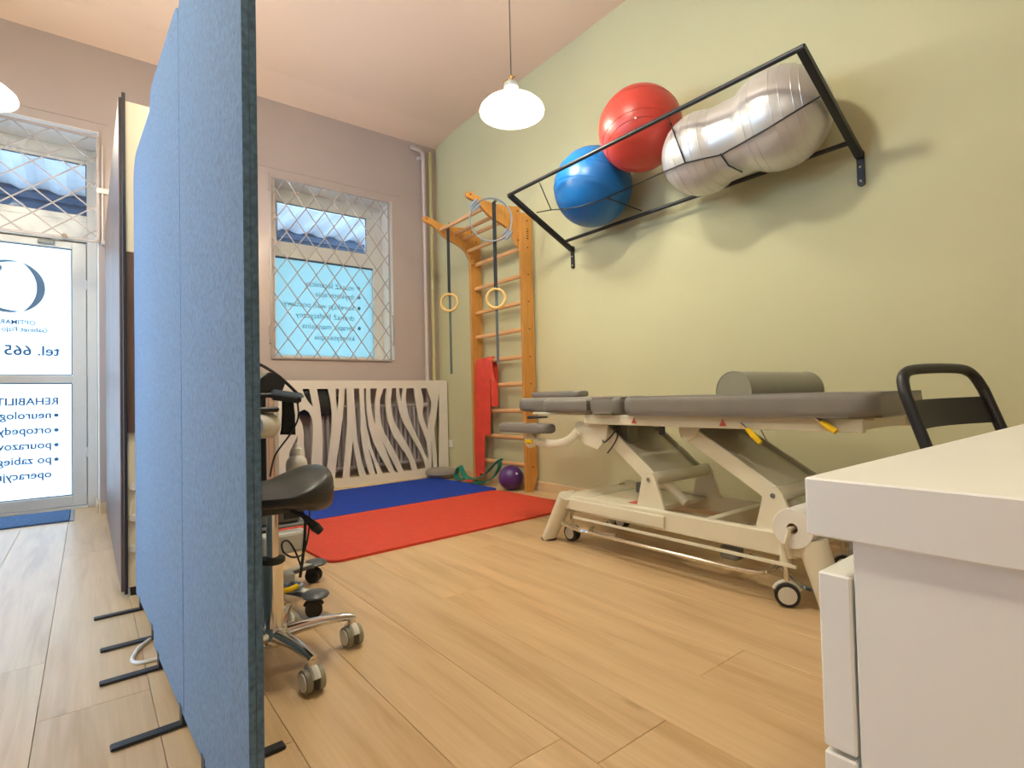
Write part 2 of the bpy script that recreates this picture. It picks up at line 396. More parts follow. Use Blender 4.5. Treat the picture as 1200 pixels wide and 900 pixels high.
# ------------------------------------------------------------------ door
door = struct(B().box(DX1-.072, DX1-.006, YD-.03, YD+.05, 0, DZ1-.006, .004).box(DX0+.006, DX0+.075, YD-.03, YD+.05, 0, DZ1-.006, .004)
    .box(DX0+.075, DX1-.072, YD-.03, YD+.05, 2.135, 2.30, .004).box(DX1-.11, DX1-.072, YD+.042, YD+.056, 0, 2.135).box(DX0+.075, DX0+.11, YD+.042, YD+.056, 0, 2.135).box(DX0+.075, DX1-.072, YD+.042, YD+.056, 2.09, 2.135).box(DX0+.075, DX1-.072, YD-.05, YD+.06, 0, .018).box(DX0+.075, DX1-.072, YD-.03, YD+.05, 2.80, DZ1-.006, .004).build('door_1', M['pvc'], loc=(-.5, YD, 0)))
LX0, LX1 = DX0+.082, -.004
lf = B()
lf.box(LX0, LX0+.085, YD-.02, YD+.04, .02, 2.125, .005).box(-.094, LX1, YD-.02, YD+.04, .02, 2.125, .005)
lf.box(LX0+.085, -.094, YD-.02, YD+.04, .02, .105, .005).box(LX0+.085, -.094, YD-.02, YD+.04, .995, 1.057, .005).box(LX0+.085, -.094, YD-.02, YD+.04, 2.07, 2.125, .005)
leaf = lf.build('door_leaf', M['pvc'], door)
for z0, z1 in ((.105, .995), (1.057, 2.07)):
    g = B()
    g.box(LX0+.085, LX0+.092, YD-.004, YD+.006, z0, z1).box(-.101, -.094, YD-.004, YD+.006, z0, z1).box(LX0+.092, -.101, YD-.004, YD+.006, z0, z0+.007).box(LX0+.092, -.101, YD-.004, YD+.006, z1-.007, z1)
    g.build('gasket', M['pvc_dark'], leaf)
    B().box(LX0+.09, -.099, YD+.008, YD+.012, z0, z1).build('frosted_pane', M['frost_door'], leaf)
B().box(-.30, -.20, YD-.045, YD-.02, 2.085, 2.118, .006).bar((-.22, YD-.04, 2.118), (-.05, YD-.05, 2.155), .012, .006).build('door_closer', M['greypl'], leaf)
B().box(LX1-.012, DX1-.05, YD-.028, YD-.018, .4, .48, .003).box(LX1-.012, DX1-.05, YD-.028, YD-.018, 1.75, 1.83, .003).build('hinge', M['pvc'], leaf)
# the lettering on the panes, seen from behind
YT = YD + .005
lettering('OPTIMAR', -.314, 1.447, .048, YT, M['letter'], leaf, bold=.0014)
lettering('Gabinet Fizjo', -.243, 1.392, .050, YT, M['letter'], leaf, bold=.0014)
lettering('tel. 665 66', -.172, 1.212, .108, YT, M['letter'], leaf, bold=.002)
lettering('REHABILIT', -.178, .828, .078, YT, M['letter'], leaf, bold=.002)
for t, z in (('neurolog', .722), ('ortopedy', .606), ('pourazow', .490), ('po zabieg', .376)):
    lettering(t, -.222, z, .082, YT, M['letter'], leaf, bold=.002)
    B().cyl((-.194, YT, z+.022), (-.194, YT+.0012, z+.022), .015, seg=16).build('bullet', M['letter'], leaf)
lettering('operacyjn', -.222, .262, .082, YT, M['letter'], leaf, bold=.002)
# brush-stroke ring emblem: a thick crescent and a thin one
def crescent(cx, cz, ro, a0, a1, wmax, n=40, flip=False):
    out, inn = [], []
    for i in range(n+1):
        t = i/n; a = math.radians(a0 + (a1-a0)*t); w = wmax*math.sin(math.pi*min(max(t, .02), .98))**.7
        out.append((cx + ro*math.cos(a), cz + ro*math.sin(a))); inn.append((cx + (ro-w)*math.cos(a), cz + (ro-w)*math.sin(a)))
    return out, inn
def ribbon2d(out, inn, y, name, mat, parent):
    bb = B(); n = len(out)
    for i in range(n-1):
        P = [(out[i][0], y, out[i][1]), (out[i+1][0], y, out[i+1][1]), (inn[i+1][0], y, inn[i+1][1]), (inn[i][0], y, inn[i][1])]
        bb._add(P + [(a, y+.0012, c_) for a, _, c_ in P], [(0,1,2,3), (7,6,5,4), (0,4,5,1), (1,5,6,2), (2,6,7,3), (3,7,4,0)])
    return bb.build(name, mat, parent)
o_, i_ = crescent(-.462, 1.735, .204, -68, 68, .05); ribbon2d(o_, i_, YT, 'emblem_stroke', M['emblem'], leaf)
o_, i_ = crescent(-.470, 1.740, .196, 72, 150, .02); ribbon2d(o_, i_, YT, 'emblem_stroke', M['emblem'], leaf)
o_, i_ = crescent(-.470, 1.735, .200, 205, 288, .028); ribbon2d(o_, i_, YT, 'emblem_stroke', M['emblem'], leaf)
B().cyl((-.535, YT, 1.87), (-.535, YT+.0012, 1.87), .03, seg=18).build('emblem_stroke', M['emblem'], leaf)
# transom light above the door
tw = struct(B().box(DX0+.075, DX1-.072, YD-.02, YD+.03, 2.30, 2.352, .004).box(DX0+.075, DX1-.072, YD-.02, YD+.03, 2.775, 2.80, .003)
    .box(DX1-.0735, DX1-.0725, YD, YD+.01, 2.36, 2.77).build('window_1', M['pvc'], loc=(-.5, YD, 2.3)))
B().box(DX0+.075, DX1-.073, YD-.005, YD+.004, 2.352, 2.358).box(DX0+.075, DX1-.073, YD-.005, YD+.004, 2.769, 2.775).box(DX1-.079, DX1-.073, YD-.005, YD+.004, 2.358, 2.769).build('gasket', M['pvc_dark'], tw)
B().box(DX0+.075, DX1-.073, YD+.006, YD+.010, 2.352, 2.775).build('glass_pane', M['glass'], tw)

# ------------------------------------------------------------------ window behind the grille
YW = 5.40
b = B()
b.box(WX0+.006, 1.385, YW-.02, YW+.05, WZ0+.006, WZ1-.006, .004).box(2.39, WX1-.006, YW-.02, YW+.05, WZ0+.006, WZ1-.006, .004)
b.box(1.385, 2.39, YW-.02, YW+.05, WZ0+.006, 1.255, .004).box(1.385, 2.39, YW-.02, YW+.05, 2.20, 2.345, .004).box(1.385, 2.39, YW-.02, YW+.05, 2.725, WZ1-.006, .004)
win = struct(b.build('window_2', M['pvc'], loc=(1.9, YW, WZ0)))
b = B(); b.box(1.385, 1.425, YW-.012, YW+.04, 2.345, 2.725, .003).box(2.325, 2.39, YW-.012, YW+.04, 2.345, 2.725, .003).build('sash', M['pvc'], win)
b = B(); b.box(1.425, 2.325, YW-.004, YW+.004, 2.345, 2.352).box(1.425, 2.325, YW-.004, YW+.004, 2.718, 2.725).box(1.425, 1.432, YW-.004, YW+.004, 2.352, 2.718).box(2.318, 2.325, YW-.004, YW+.004, 2.352, 2.718).build('gasket', M['pvc_dark'], win)
B().box(1.425, 2.325, YW+.008, YW+.012, 2.345, 2.725).build('glass_pane', M['glass'], win)
B().box(1.385, 2.39, YW+.008, YW+.012, 1.255, 2.20).build('frosted_pane', M['frost_win'], win)
B().box(1.385, 2.39, YW-.004, YW+.004, 2.185, 2.20).build('gasket', M['pvc_dark'], win)
for t, z, dot in (('masaż leczniczy', 1.945, 1), ('fizykoterapia', 1.85, 1), ('korekcja wad postawy', 1.735, 1), ('drenaż limfatyczny', 1.63, 0), ('terapia manualna', 1.525, 1), ('kinezyterapia', 1.42, 0)):
    lettering(t, 2.185, z, .078, YW+.004, M['letter_win'], win)
    if dot: B().cyl((2.237, YW+.004, z+.03), (2.237, YW+.0052, z+.03), .018, seg=16).build('bullet', M['letter_win'], win)

# ------------------------------------------------------------------ outside: corrugated canopy over the entrance, paving
struct(B().box(-6, 9, 5.66, 16, -.12, -.06).build('ground_outside', M['concrete']))
cn = thing('entrance_canopy', (.8, 6.9, 2.2), 'pale corrugated canopy outside, seen through the panes above door and window', 'canopy')
b = B(); prof = []
for i in range(81):
    x = -2.4 + i*.0825; prof.append((x, .045 if i % 4 in (0, 1) else 0))
for i in range(80):
    (xa, ha), (xb, hb) = prof[i], prof[i+1]
    b._add([(xa, 5.70, 3.30+ha), (xb, 5.70, 3.30+hb), (xb, 8.1, 3.26+hb), (xa, 8.1, 3.26+ha), (xa, 5.70, 3.32+ha), (xb, 5.70, 3.32+hb), (xb, 8.1, 3.28+hb), (xa, 8.1, 3.28+ha)], [(0,1,2,3), (7,6,5,4), (0,4,5,1), (2,6,7,3)])
b.build('corrugated_sheet', M['corr'], cn)
B().box(-2.4, 4.2, 8.06, 8.16, 2.98, 3.13).box(-2.4, 4.2, 8.10, 8.16, 3.13, 3.32).box(-2.4, 4.2, 8.06, 8.10, 3.17, 3.25).build('beam', M['canopy_dark'], cn)
for x in (-2.3, 4.1): B().box(x-.05, x+.05, 8.06, 8.16, -.06, 2.98).build('post', M['canopy_dark'], cn)

# ------------------------------------------------------------------ security grilles
def grille(name, x0, x1, z0, z1, slope, dz, y, label, fr=.016):
    t = thing(name, ((x0+x1)/2, y, z0), label, 'grille')
    for q in ((x0, x1, z0, z0+fr), (x0, x1, z1-fr, z1)): B().box(q[0], q[1], y-.008, y+.008, q[2], q[3], .002).build('frame_bar', M['grille'], t)
    for q in (x0, x1-fr): B().box(q, q+fr, y-.008, y+.008, z0+fr, z1-fr, .002).build('frame_bar', M['grille'], t)
    for s in (1, -1):
        yy = y + s*.004
        lo = min(z0 - s*slope*x0, z0 - s*slope*x1); hi = max(z1 - s*slope*x0, z1 - s*slope*x1)
        c = lo + dz*.6
        while c < hi:
            pts = []
            for x in (x0+fr, x1-fr):
                z = s*slope*x + c
                if z0+fr <= z <= z1-fr: pts.append((x, z))
            for z in (z0+fr, z1-fr):
                x = (z-c)/(s*slope)
                if x0+fr < x < x1-fr: pts.append((x, z))
            if len(pts) >= 2:
                pts.sort(); a, e = pts[0], pts[-1]
                if abs(a[0]-e[0]) > .02: B().tube([(a[0], yy, a[1]), (e[0], yy, e[1])], .0052, 6).build('diagonal_bar', M['grille'], t)
            c += dz
    return t
g = grille('security_grille', 1.296, 2.462, 1.195, 2.855, 1.40, .245, YB-.012, 'white diamond security grille hinged over the window by the zebra cover')
for z in (1.33, 2.72): B().box(1.280, 1.296, YB-.022, YB-.001, z, z+.16, .004).build('hinge', M['grille'], g)
B().box(2.478, 2.496, YB-.02, YB, 1.36, 1.40, .003).tube(spline([(2.487, YB-.012, 1.38), (2.487, YB-.014, 1.6), (2.480, YB-.02, 1.66), (2.466, YB-.024, 1.665)], 5), .006, 8).build('latch', M['grille'], g)
g = grille('security_grille', -1.14, .076, 2.045, 2.862, .83, .185, YB-.012, 'white diamond security grille over the light above the glazed door', .02)
B().box(.088, .100, YB-.02, YB-.001, 2.06, 2.80, .003).build('hinge_post', M['pipe'], g)
B().box(.06, .145, YB-.03, YB-.012, 2.425, 2.462, .003).build('lock_plate', M['cream_board'], g)
B().box(.085, .125, YB-.04, YB-.001, 2.03, 2.06, .003).build('bracket', M['pipe'], g)
B().cyl((-.13, YB-.035, 2.062), (-.13, YB-.012, 2.062), .016, seg=12).build('knob', M['chrome'], g)

# ------------------------------------------------------------------ heating pipes in the corner
p = thing('heating_pipe', (2.85, 5.09, 0), 'mauve painted heating pipe beside window with a short bend at top', 'pipe')
B().tube([(2.855, 5.09, .02), (2.855, 5.09, 3.40)] + spline([(2.855, 5.09, 3.41), (2.845, 5.09, 3.455), (2.80, 5.09, 3.475), (2.71, 5.09, 3.48)], 5), .020, 12).build('pipe_run', M['pipe'], p, smooth=True)
B().box(2.80, 2.855, 5.10, YB, 3.38, 3.41, .004).build('pipe_clip', M['pipe'], p)
p = tag(B().tube([(2.945, 5.10, .02), (2.945, 5.10, 3.42), (2.95, 5.115, 3.47), (2.955, 5.125, 3.49)], .022, 12).build('heating_pipe', M['pipe_y'], smooth=True), 'yellow painted heating pipe in the corner by the green wall', 'pipe')

# ------------------------------------------------------------------ pendant lamps
def pendant(loc, label, zc=ZC, watts=LAMP_W, lh=.004, size=.085, shade='opal'):
    x, y, z = loc        # z = rim of the shade
    t = thing('pendant_lamp', (x, y, z), label, 'lamp', 'opal pendant lamps on thin cords')
    prof = [(.198, 0), (.2, .013), (.193, .032), (.167, .058), (.125, .085), (.085, .106), (.053, .13), (.042, .152), (.042, .165)]
    B().lathe(prof + [(r-.004, h-.003) for r, h in prof[::-1]], (x, y, z), seg=40).build('shade', M[shade], t, smooth=True)
    B().lathe([(0, .17), (.03, .172), (.042, .168), (.044, .16), (.046, .165), (.045, .185), (.02, .2), (.008, .215), (0, .216)], (x, y, z), seg=24).build('cap', M['greypl'], t, smooth=True)
    bb = B()
    for k in range(3):
        a = k*2*math.pi/3 + .3; bb.tube([(x, y, z+.2), (x+.025*math.cos(a), y+.025*math.sin(a), z+.212), (x+.05*math.cos(a), y+.05*math.sin(a), z+.205)], .005, 8)
    bb.cyl((x, y, z+.19), (x, y, z+.235), .011).build('hanger', M['brass'], t, smooth=True)
    B().tube([(x, y, z+.23), (x, y, zc-.03)], .003, 6).build('cord', M['black_pl'], t)
    B().lathe([(0, 0), (.05, -.004), (.045, -.03), (.01, -.045), (0, -.045)], (x, y, zc)).build('ceiling_rose', M['bottle'], t, smooth=True)
    B().lathe([(0, .165), (.022, .165), (.024, .125), (.018, .115), (0, .115)], (x, y, z), seg=20).build('bulb_socket', M['bottle'], t, smooth=True)
    ld = bpy.data.lights.new('lamp_light', 'POINT'); ld.energy = watts; ld.color = LAMP_COL; ld.shadow_soft_size = size
    lo = bpy.data.objects.new('lamp_light', ld); COL.objects.link(lo); lo.parent = t; lo.location = (0, 0, lh)
    return t
pendant((2.064, 2.562, 2.548), 'glowing opal pendant lamp hanging beside the gym balls', watts=LAMP_W*.5)
pendant((.52, 3.40, 2.62), 'assumed opal pendant lamp hidden behind the felt screens', watts=LAMP_W*.9)  # unseen lamp, assumed from the brighter ceiling near the back wall
pendant((.75, 1.70, 3.22), 'assumed unseen opal pendant lamp high overhead on a short cord', watts=LAMP_W*1.7, size=.10)  # unseen lamp, assumed from the shadows under the racked gym balls
pendant((-.512, 4.263, 2.60), 'opal pendant lamp at the left edge above the glazed door', watts=LAMP_W*.5)
pendant((-.30, 1.40, 2.36), 'added unseen opal pendant lamp on the corridor side of the screens', watts=LAMP_W*.36)  # unseen lamp, added to brighten the left faces of the screens near their tops
pendant((-.7, -.9, 2.70), 'added unseen opal pendant lamp at the near end of the room', watts=LAMP_W*.9)  # added out of view to light the left side of the desk
# small wall lamp between door and window, unseen, assumed from the bright wall patch
t = thing('assumed_wall_lamp', (.98, YB, 1.70), 'assumed small opal wall lamp between door and window behind the screens', 'lamp')
B().lathe([(0, 0), (.05, 0), (.05, .02), (0, .025)], (.98, YB, 1.78), axis=(0, -1, 0), seg=24).build('back_plate', M['bottle'], t, smooth=True)
B().tube(spline([(.98, YB-.02, 1.78), (.98, YB-.09, 1.77), (.98, YB-.12, 1.80), (.98, YB-.12, 1.83)], 5), .008, 8).build('arm', M['brass'], t, smooth=True)
B().lathe([(.03, 0), (.07, .03), (.085, .08), (.075, .13), (.073, .13), (.082, .08), (.067, .032), (.03, .004)], (.98, YB-.12, 1.83), seg=28).build('shade', M['opal'], t, smooth=True)
ld = bpy.data.lights.new('lamp_light', 'POINT'); ld.energy = LAMP_W*.16; ld.color = LAMP_COL; ld.shadow_soft_size = .03
lo = bpy.data.objects.new('lamp_light', ld); COL.objects.link(lo); lo.parent = t; lo.location = (0, -.12, .21)
# ------------------------------------------------------------------ acoustic felt screens
def xface(y): return .142 + (2.6-y)*.039      # left face of the row of screens
def screen(y0, y1, feet, label, rn=.05, rf=.05, off=0.):
    yc = (y0+y1)/2; xc = xface(yc) + .012 + off; ang = math.atan(.039)
    t = thing('acoustic_screen', (xc, yc, 0), label, 'screen', 'blue felt floor screens in a row')
    h = (y1-y0)/2; base = rrect(-h, h, .035, 1.825, rf, corners=(0, 0, 1, 1))
    R = Matrix.Translation((xc, yc, 0)) @ Matrix.Rotation(ang, 4, 'Z')
    for a, c_ in ((-.0118, -.0004), (.0004, .0118)):
        bb = B().prism(base, a, c_, 'X', bev=.0015).xf(R); bb.build('felt_layer', M['felt'], t)
    for fy in feet:
        yy = fy - yc
        bb = B().bar((-.155, yy, .0045), (.155, yy, .0045), .030, .007, bev=.002).box(-.013, .013, yy-.015, yy+.015, .008, .05).xf(R)
        bb.build('foot', M['black'], t)
screen(.977, 1.560, (1.10, 1.34), 'nearest blue felt screen, its double edge towards the camera')
screen(1.562, 2.085, (1.60, 1.985), 'middle blue felt screen between the nearest and the far one')
screen(2.10, 2.72, (2.25, 2.60), 'farthest blue felt screen, next to the dark wood wardrobe', rf=.10, off=.016)

# white cable looped on the floor by the screens
tag(B().tube(spline([(.165, 2.235, .006), (.13, 2.18, .006), (.108, 2.10, .006), (.118, 2.06, .006), (.16, 2.05, .006), (.25, 2.06, .006), (.4, 2.2, .006), (.5, 2.35, .006)], 8), .006, 8).build('cable', M['cable'], smooth=True), 'white cable looped on the floor at the foot of the screens', 'cable')

# ------------------------------------------------------------------ wardrobe behind the screens
t = thing('wardrobe', (.35, 3.87, 0), 'tall dark wood wardrobe with cream end panel behind the screens', 'wardrobe')
B().box(.126, .60, 2.80, 4.95, .04, 2.108, .002).build('carcass', M['cream_board'], t)
B().box(.14, .59, 2.82, 4.93, 0, .04).build('plinth', M['edge_dark'], t)
for y0, y1 in ((2.79, 3.51), (3.515, 4.235), (4.24, 4.96)):
    d = B().box(.106, .1245, y0, y1, .03, 2.115, .002).build('door', M['wood_dark'], t)
B().box(.117, .1300, 2.772, 2.789, .02, 2.13, .002).build('edge_strip', M['edge_dark'], t)
B().box(.128, .32, 2.782, 2.799, .69, 1.455, .002).build('side_board', M['wood_dark'], t)
bb = B()
for z in (.20, .33, .46): bb.lathe([(0, -.02), (.014, -.018), (.014, -.004), (.008, 0)], (.15, 2.80, z), axis=(0, 1, 0), seg=12)
bb.build('peg', M['bottle'], t, smooth=True)

# ------------------------------------------------------------------ door mat
t = thing('door_mat', (-.5, 5.2, 0), 'blue ribbed door mat in front of the glazed door', 'mat')
B().box(-1.0, -.105, 4.94, 5.45, 0, .012, .004).build('pile', M['doormat'], t)
B().box(-.105, -.080, 4.94, 5.45, 0, .006, .002).build('rubber_border', M['greypl'], t)

# ------------------------------------------------------------------ zebra radiator cover and radiator
ZEB = [[(1.509,0.919),(1.569,0.918),(1.605,0.75),(1.56,0.803),(1.527,0.861)],[(1.46,0.686),(1.486,0.719),(1.525,0.735),(1.564,0.711),(1.59,0.652),(1.6,0.577),(1.594,0.439),(1.584,0.302),(1.576,0.165),(1.545,0.168),(1.525,0.307),(1.515,0.41),(1.517,0.524),(1.501,0.616),(1.48,0.657)],[(1.388,0.363),(1.464,0.505),(1.454,0.403),(1.408,0.182),(1.384,0.185)],[(1.638,0.918),(1.738,0.917),(1.763,0.804),(1.773,0.674),(1.764,0.509),(1.744,0.381),(1.727,0.242),(1.705,0.116),(1.67,0.12),(1.678,0.293),(1.683,0.456),(1.678,0.619),(1.662,0.772)],[(1.81,0.918),(1.842,0.918),(1.838,0.803),(1.825,0.708),(1.816,0.779)],[(1.897,0.918),(1.913,0.918),(1.919,0.74),(1.916,0.584),(1.895,0.37),(1.869,0.084),(1.791,0.089),(1.81,0.258),(1.847,0.469),(1.875,0.658),(1.889,0.801)],[(1.968,0.419),(1.979,0.339),(2.002,0.204),(2.031,0.083),(1.931,0.084),(1.939,0.21),(1.954,0.317)],[(1.985,0.918),(2.037,0.918),(2.046,0.798),(2.047,0.639),(2.045,0.517),(2.067,0.332),(2.097,0.195),(2.134,0.088),(2.095,0.086),(2.053,0.212),(2.017,0.385),(2.002,0.556),(1.992,0.738)],[(2.084,0.917),(2.106,0.917),(2.108,0.809),(2.112,0.685),(2.129,0.549),(2.172,0.398),(2.242,0.256),(2.34,0.087),(2.263,0.086),(2.189,0.249),(2.139,0.388),(2.106,0.55),(2.093,0.674),(2.085,0.797)],[(2.149,0.917),(2.219,0.916),(2.197,0.794),(2.194,0.645),(2.197,0.555),(2.17,0.646),(2.153,0.77)],[(2.119,0.341),(2.163,0.238),(2.213,0.088),(2.186,0.086),(2.155,0.202)],[(2.286,0.915),(2.317,0.915),(2.308,0.82),(2.309,0.708),(2.325,0.595),(2.377,0.457),(2.443,0.351),(2.516,0.254),(2.558,0.17),(2.582,0.085),(2.485,0.088),(2.416,0.251),(2.345,0.381),(2.293,0.474),(2.3,0.452),(2.261,0.555),(2.244,0.68),(2.246,0.806)],[(2.269,0.392),(2.354,0.223),(2.431,0.083),(2.394,0.084),(2.336,0.213)],[(2.378,0.918),(2.423,0.917),(2.427,0.817),(2.444,0.714),(2.485,0.588),(2.57,0.445),(2.658,0.301),(2.708,0.203),(2.745,0.089),(2.64,0.088),(2.61,0.189),(2.53,0.356),(2.458,0.475),(2.398,0.58),(2.366,0.694),(2.363,0.807)],[(2.45,0.917),(2.495,0.917),(2.483,0.828),(2.479,0.78),(2.462,0.839)],[(2.536,0.916),(2.616,0.916),(2.632,0.813),(2.653,0.696),(2.67,0.579),(2.72,0.46),(2.758,0.363),(2.775,0.233),(2.773,0.16),(2.716,0.273),(2.66,0.393),(2.598,0.525),(2.555,0.63),(2.532,0.746),(2.525,0.827)],[(2.695,0.915),(2.766,0.915),(2.795,0.846),(2.821,0.774),(2.815,0.679),(2.786,0.586),(2.77,0.48),(2.736,0.564),(2.711,0.659),(2.727,0.753),(2.722,0.823)],[(2.912,0.868),(2.9,0.085),(2.873,0.084),(2.869,0.213),(2.852,0.369),(2.846,0.5),(2.871,0.606),(2.892,0.736)],[(2.808,0.398),(2.817,0.288),(2.832,0.088),(2.803,0.087),(2.808,0.218)]]
YZ = 4.96
cov = thing('radiator_cover', (2.16, YZ, 0), 'cream radiator cover cut out in zebra stripes under the window', 'cover')
cu = bpy.data.curves.new('z', 'CURVE'); cu.dimensions = '2D'; cu.fill_mode = 'BOTH'; cu.extrude = .008
def add_poly(P, smooth=False):
    sp = cu.splines.new('POLY'); sp.points.add(len(P)-1); sp.use_cyclic_u = True
    for q, (x, z) in zip(sp.points, P): q.co = (x, z, 0, 1)
add_poly([(1.305, .0), (3.012, .0), (3.012, .995), (1.305, .995)])
def soften(P):
    """round the long sides, keep the sharp ends"""
    n = len(P); out = []
    for i in range(n):
        a, b_, c_ = Vector(P[i-1]), Vector(P[i]), Vector(P[(i+1) % n])
        if (b_-a).length > 1e-6 and (c_-b_).length > 1e-6 and (b_-a).angle(c_-b_) < .8:
            out += [tuple(b_ + (a-b_)*.25), tuple(b_ + (a-b_)*.0 + ((a+c_)/2-b_)*.10), tuple(b_ + (c_-b_)*.25)]
        else: out.append(tuple(b_))
    return out
for P in ZEB: add_poly(soften(P))
o = bpy.data.objects.new('z', cu); COL.objects.link(o)
dg = bpy.context.evaluated_depsgraph_get(); dg.update()
me = bpy.data.meshes.new_from_object(o.evaluated_get(dg)); bpy.data.objects.remove(o)
for v in me.vertices: x, z, y = v.co; v.co = (x-2.16, y, z)
me.materials.clear(); me.materials.append(M['zebra'])
o = bpy.data.objects.new('zebra_panel', me); COL.objects.link(o); o.parent = cov
B().box(1.305, 1.321, YZ+.008, YB-.015, .0, .995).build('side_panel', M['zebra'], cov)
B().box(2.996, 3.012, YZ+.008, YB-.015, .0, .995).build('side_panel', M['zebra'], cov)
B().box(1.322, 2.995, YZ+.0085, YB-.075, .978, .993).build('top_panel', M['zebra'], cov)
rad = thing('radiator', (2.2, 5.07, 0), 'grey column radiator half hidden behind the zebra cover', 'radiator')
for i in range(23):
    x = 1.62 + i*.05
    B().tube([(x, 5.06, .16), (x, 5.06, .74)], .017, 8).build('column', M['radiator'], rad, smooth=True)
B().tube([(1.58, 5.06, .16), (2.76, 5.06, .16)], .02, 10).tube([(1.58, 5.06, .74), (2.76, 5.06, .74)], .02, 10).build('header_pipe', M['radiator'], rad, smooth=True)
B().box(1.7, 1.72, 5.05, YB-.016, 0, .14).box(2.65, 2.67, 5.05, YB-.016, 0, .14).build('bracket', M['radiator'], rad)
B().cyl((2.76, 5.06, .74), (2.82, 5.06, .74), .024).build('valve', M['bottle'], rad, smooth=True)
tg = thing('storage_bag', (1.65, 5.06, .78), 'shiny black bag stuffed above the radiator behind the zebra cover', 'bag')
bb = B().sphere((0, 0, 0), 1, 28)
for v in bb.bm.verts:
    q = v.co.copy(); w_ = 1 + .08*math.sin(q.x*9+q.z*5) + .06*math.sin(q.z*13)
    v.co = (1.64 + q.x*.23*w_, 5.003 + q.y*.032, .80 + q.z*.14*w_)
bb.build('bag_body', M['bag'], tg, smooth=True)
tt = struct(B().box(1.262, 1.300, 5.09, YB, 0, .985, .003).box(1.272, 1.277, 5.085, 5.09, .02, .97).box(1.285, 1.290, 5.085, 5.09, .02, .97).build('trim_1', M['wood_strip']))

# socket on the green wall
s_ = thing('wall_socket', (XW, 4.918, .29), 'small white wall socket low on the green wall', 'socket')
B().box(XW-.010, XW, 4.875, 4.96, .282, .365, .004).build('face_plate', M['bottle'], s_)
B().lathe([(.026, .0), (.024, .008), (0, .008)], (XW-.0105, 4.918, .323), axis=(1, 0, 0), seg=20).build('outlet', M['cream_pl'], s_)

# ------------------------------------------------------------------ exercise mats
def gym_mat(name, x0, x1, y0, y1, ang, px, py, mat, label, z=.0):
    P = rrect(x0-px, x1-px, y0-py, y1-py, .07)
    bb = B().prism(P, z, z+.014, 'Z', bev=.004).xf(Matrix.Translation((px, py, 0)) @ Matrix.Rotation(ang, 4, 'Z'))
    return tag(bb.build(name, mat), label, 'mat')
gym_mat('exercise_mat', .93, 2.80, 2.66, 3.655, .052, .93, 2.66, M['mat_red'], 'red exercise mat on the floor in front of the blue one')
gym_mat('exercise_mat', .95, 2.80, 3.672, 4.70, .052, .95, 3.672, M['mat_blue'], 'dark blue exercise mat between red mat and zebra cover')

# grey balance disc
t = thing('balance_disc', (2.80, 4.865, 0), 'grey inflatable balance disc by the zebra cover', 'disc')
c0 = (2.79, 4.855, 0)
R = .165
B().lathe([(0, .002), (R*.8, .0), (R, .034), (R*.97, .062), (R*.8, .080), (R*.3, .086), (0, .086)], (2.82, 4.78, .015), seg=36).build('cushion', M['disc'], t, smooth=True)
# purple ball
t = thing('exercise_ball', (2.895, 3.72, 0), 'small purple exercise ball under the wall bars', 'ball')
B().sphere((2.865, 3.69, .108), .107).build('shell', M['purple'], t, smooth=True)
def bit(bb, c0, rad, az, el, w, h):
    """small printed dash lying on a sphere"""
    pass
pr_ = B()
cc = Vector((2.865, 3.69, .108)); to = (Vector((0, 0, .8))-cc).normalized(); sd = to.cross(Vector((0, 0, 1))).normalized(); uu = sd.cross(to)
for a_, b_ in ((-.50, .42), (-.50, .30), (-.62, .42), (-.62, .34)):
    d = (to + sd*a_ + uu*b_).normalized(); e1 = d.cross(uu).normalized(); e2 = e1.cross(d)
    q = cc + d*.1078
    pr_._add([q+e1*.005+e2*.004, q-e1*.005+e2*.004, q-e1*.005-e2*.004, q+e1*.005-e2*.004] + [p_-d*.002 for p_ in (q+e1*.005+e2*.004, q-e1*.005+e2*.004, q-e1*.005-e2*.004, q+e1*.005-e2*.004)], [(0,1,2,3), (4,5,6,7), (0,1,5,4), (1,2,6,5), (2,3,7,6), (3,0,4,7)])
pr_.build('size_print', M['label_white'], t)

# ------------------------------------------------------------------ wall bars with pull-up brackets
t = thing('wall_bars', (2.96, 3.9, 0), 'orange beech wall bars with overhanging pull-up bracket on green wall', 'wall bars')
for y0 in (3.495, 4.262):
    P = [(2.882, 0), (2.945, 0), (3.005, .14), (3.005, 2.36), (2.882, 2.36)]
    s_ = B().prism(P, y0, y0+.033, 'Y').build('stile', M['beech'], t)
    bb = B()
    for z in (.21, .44, .675, .91, 1.14, 1.375, 1.61, 1.84, 2.07, 2.30):
        bb.cyl((2.95, y0-.002, z+.0), (2.95, y0+.001, z), .007, seg=10)
    bb.build('bolt', M['print'], s_)
for z in (.215, .448, .68, .912, 1.145, 1.378, 1.61, 1.843, 2.076):
    B().tube([(2.935, 3.528, z), (2.935, 4.262, z)], .0175, 12, flat=(.8, 1.15)).build('rung', M['beech_rung'], t, smooth=True)
BP = [(2.36, 2.412), (2.372, 2.436), (2.40, 2.443), (2.50, 2.415), (2.56, 2.398), (2.62, 2.392), (2.74, 2.40), (2.86, 2.416), (2.905, 2.42), (2.905, 2.075), (2.885, 2.07), (2.86, 2.10), (2.82, 2.17), (2.77, 2.215), (2.70, 2.245), (2.62, 2.265), (2.56, 2.30), (2.50, 2.345), (2.44, 2.378), (2.375, 2.392)]
for y0 in (3.528, 4.233):
    br = B().prism(BP, y0, y0+.029, 'Y').build('bracket', M['beech'], t)
    bb = B()
    for x, z in ((2.875, 2.38), (2.875, 2.13), (2.62, 2.33), (2.40, 2.42)): bb.cyl((x, y0-.003, z), (x, y0+.032, z), .007, seg=10)
    bb.build('bolt', M['print'], br)
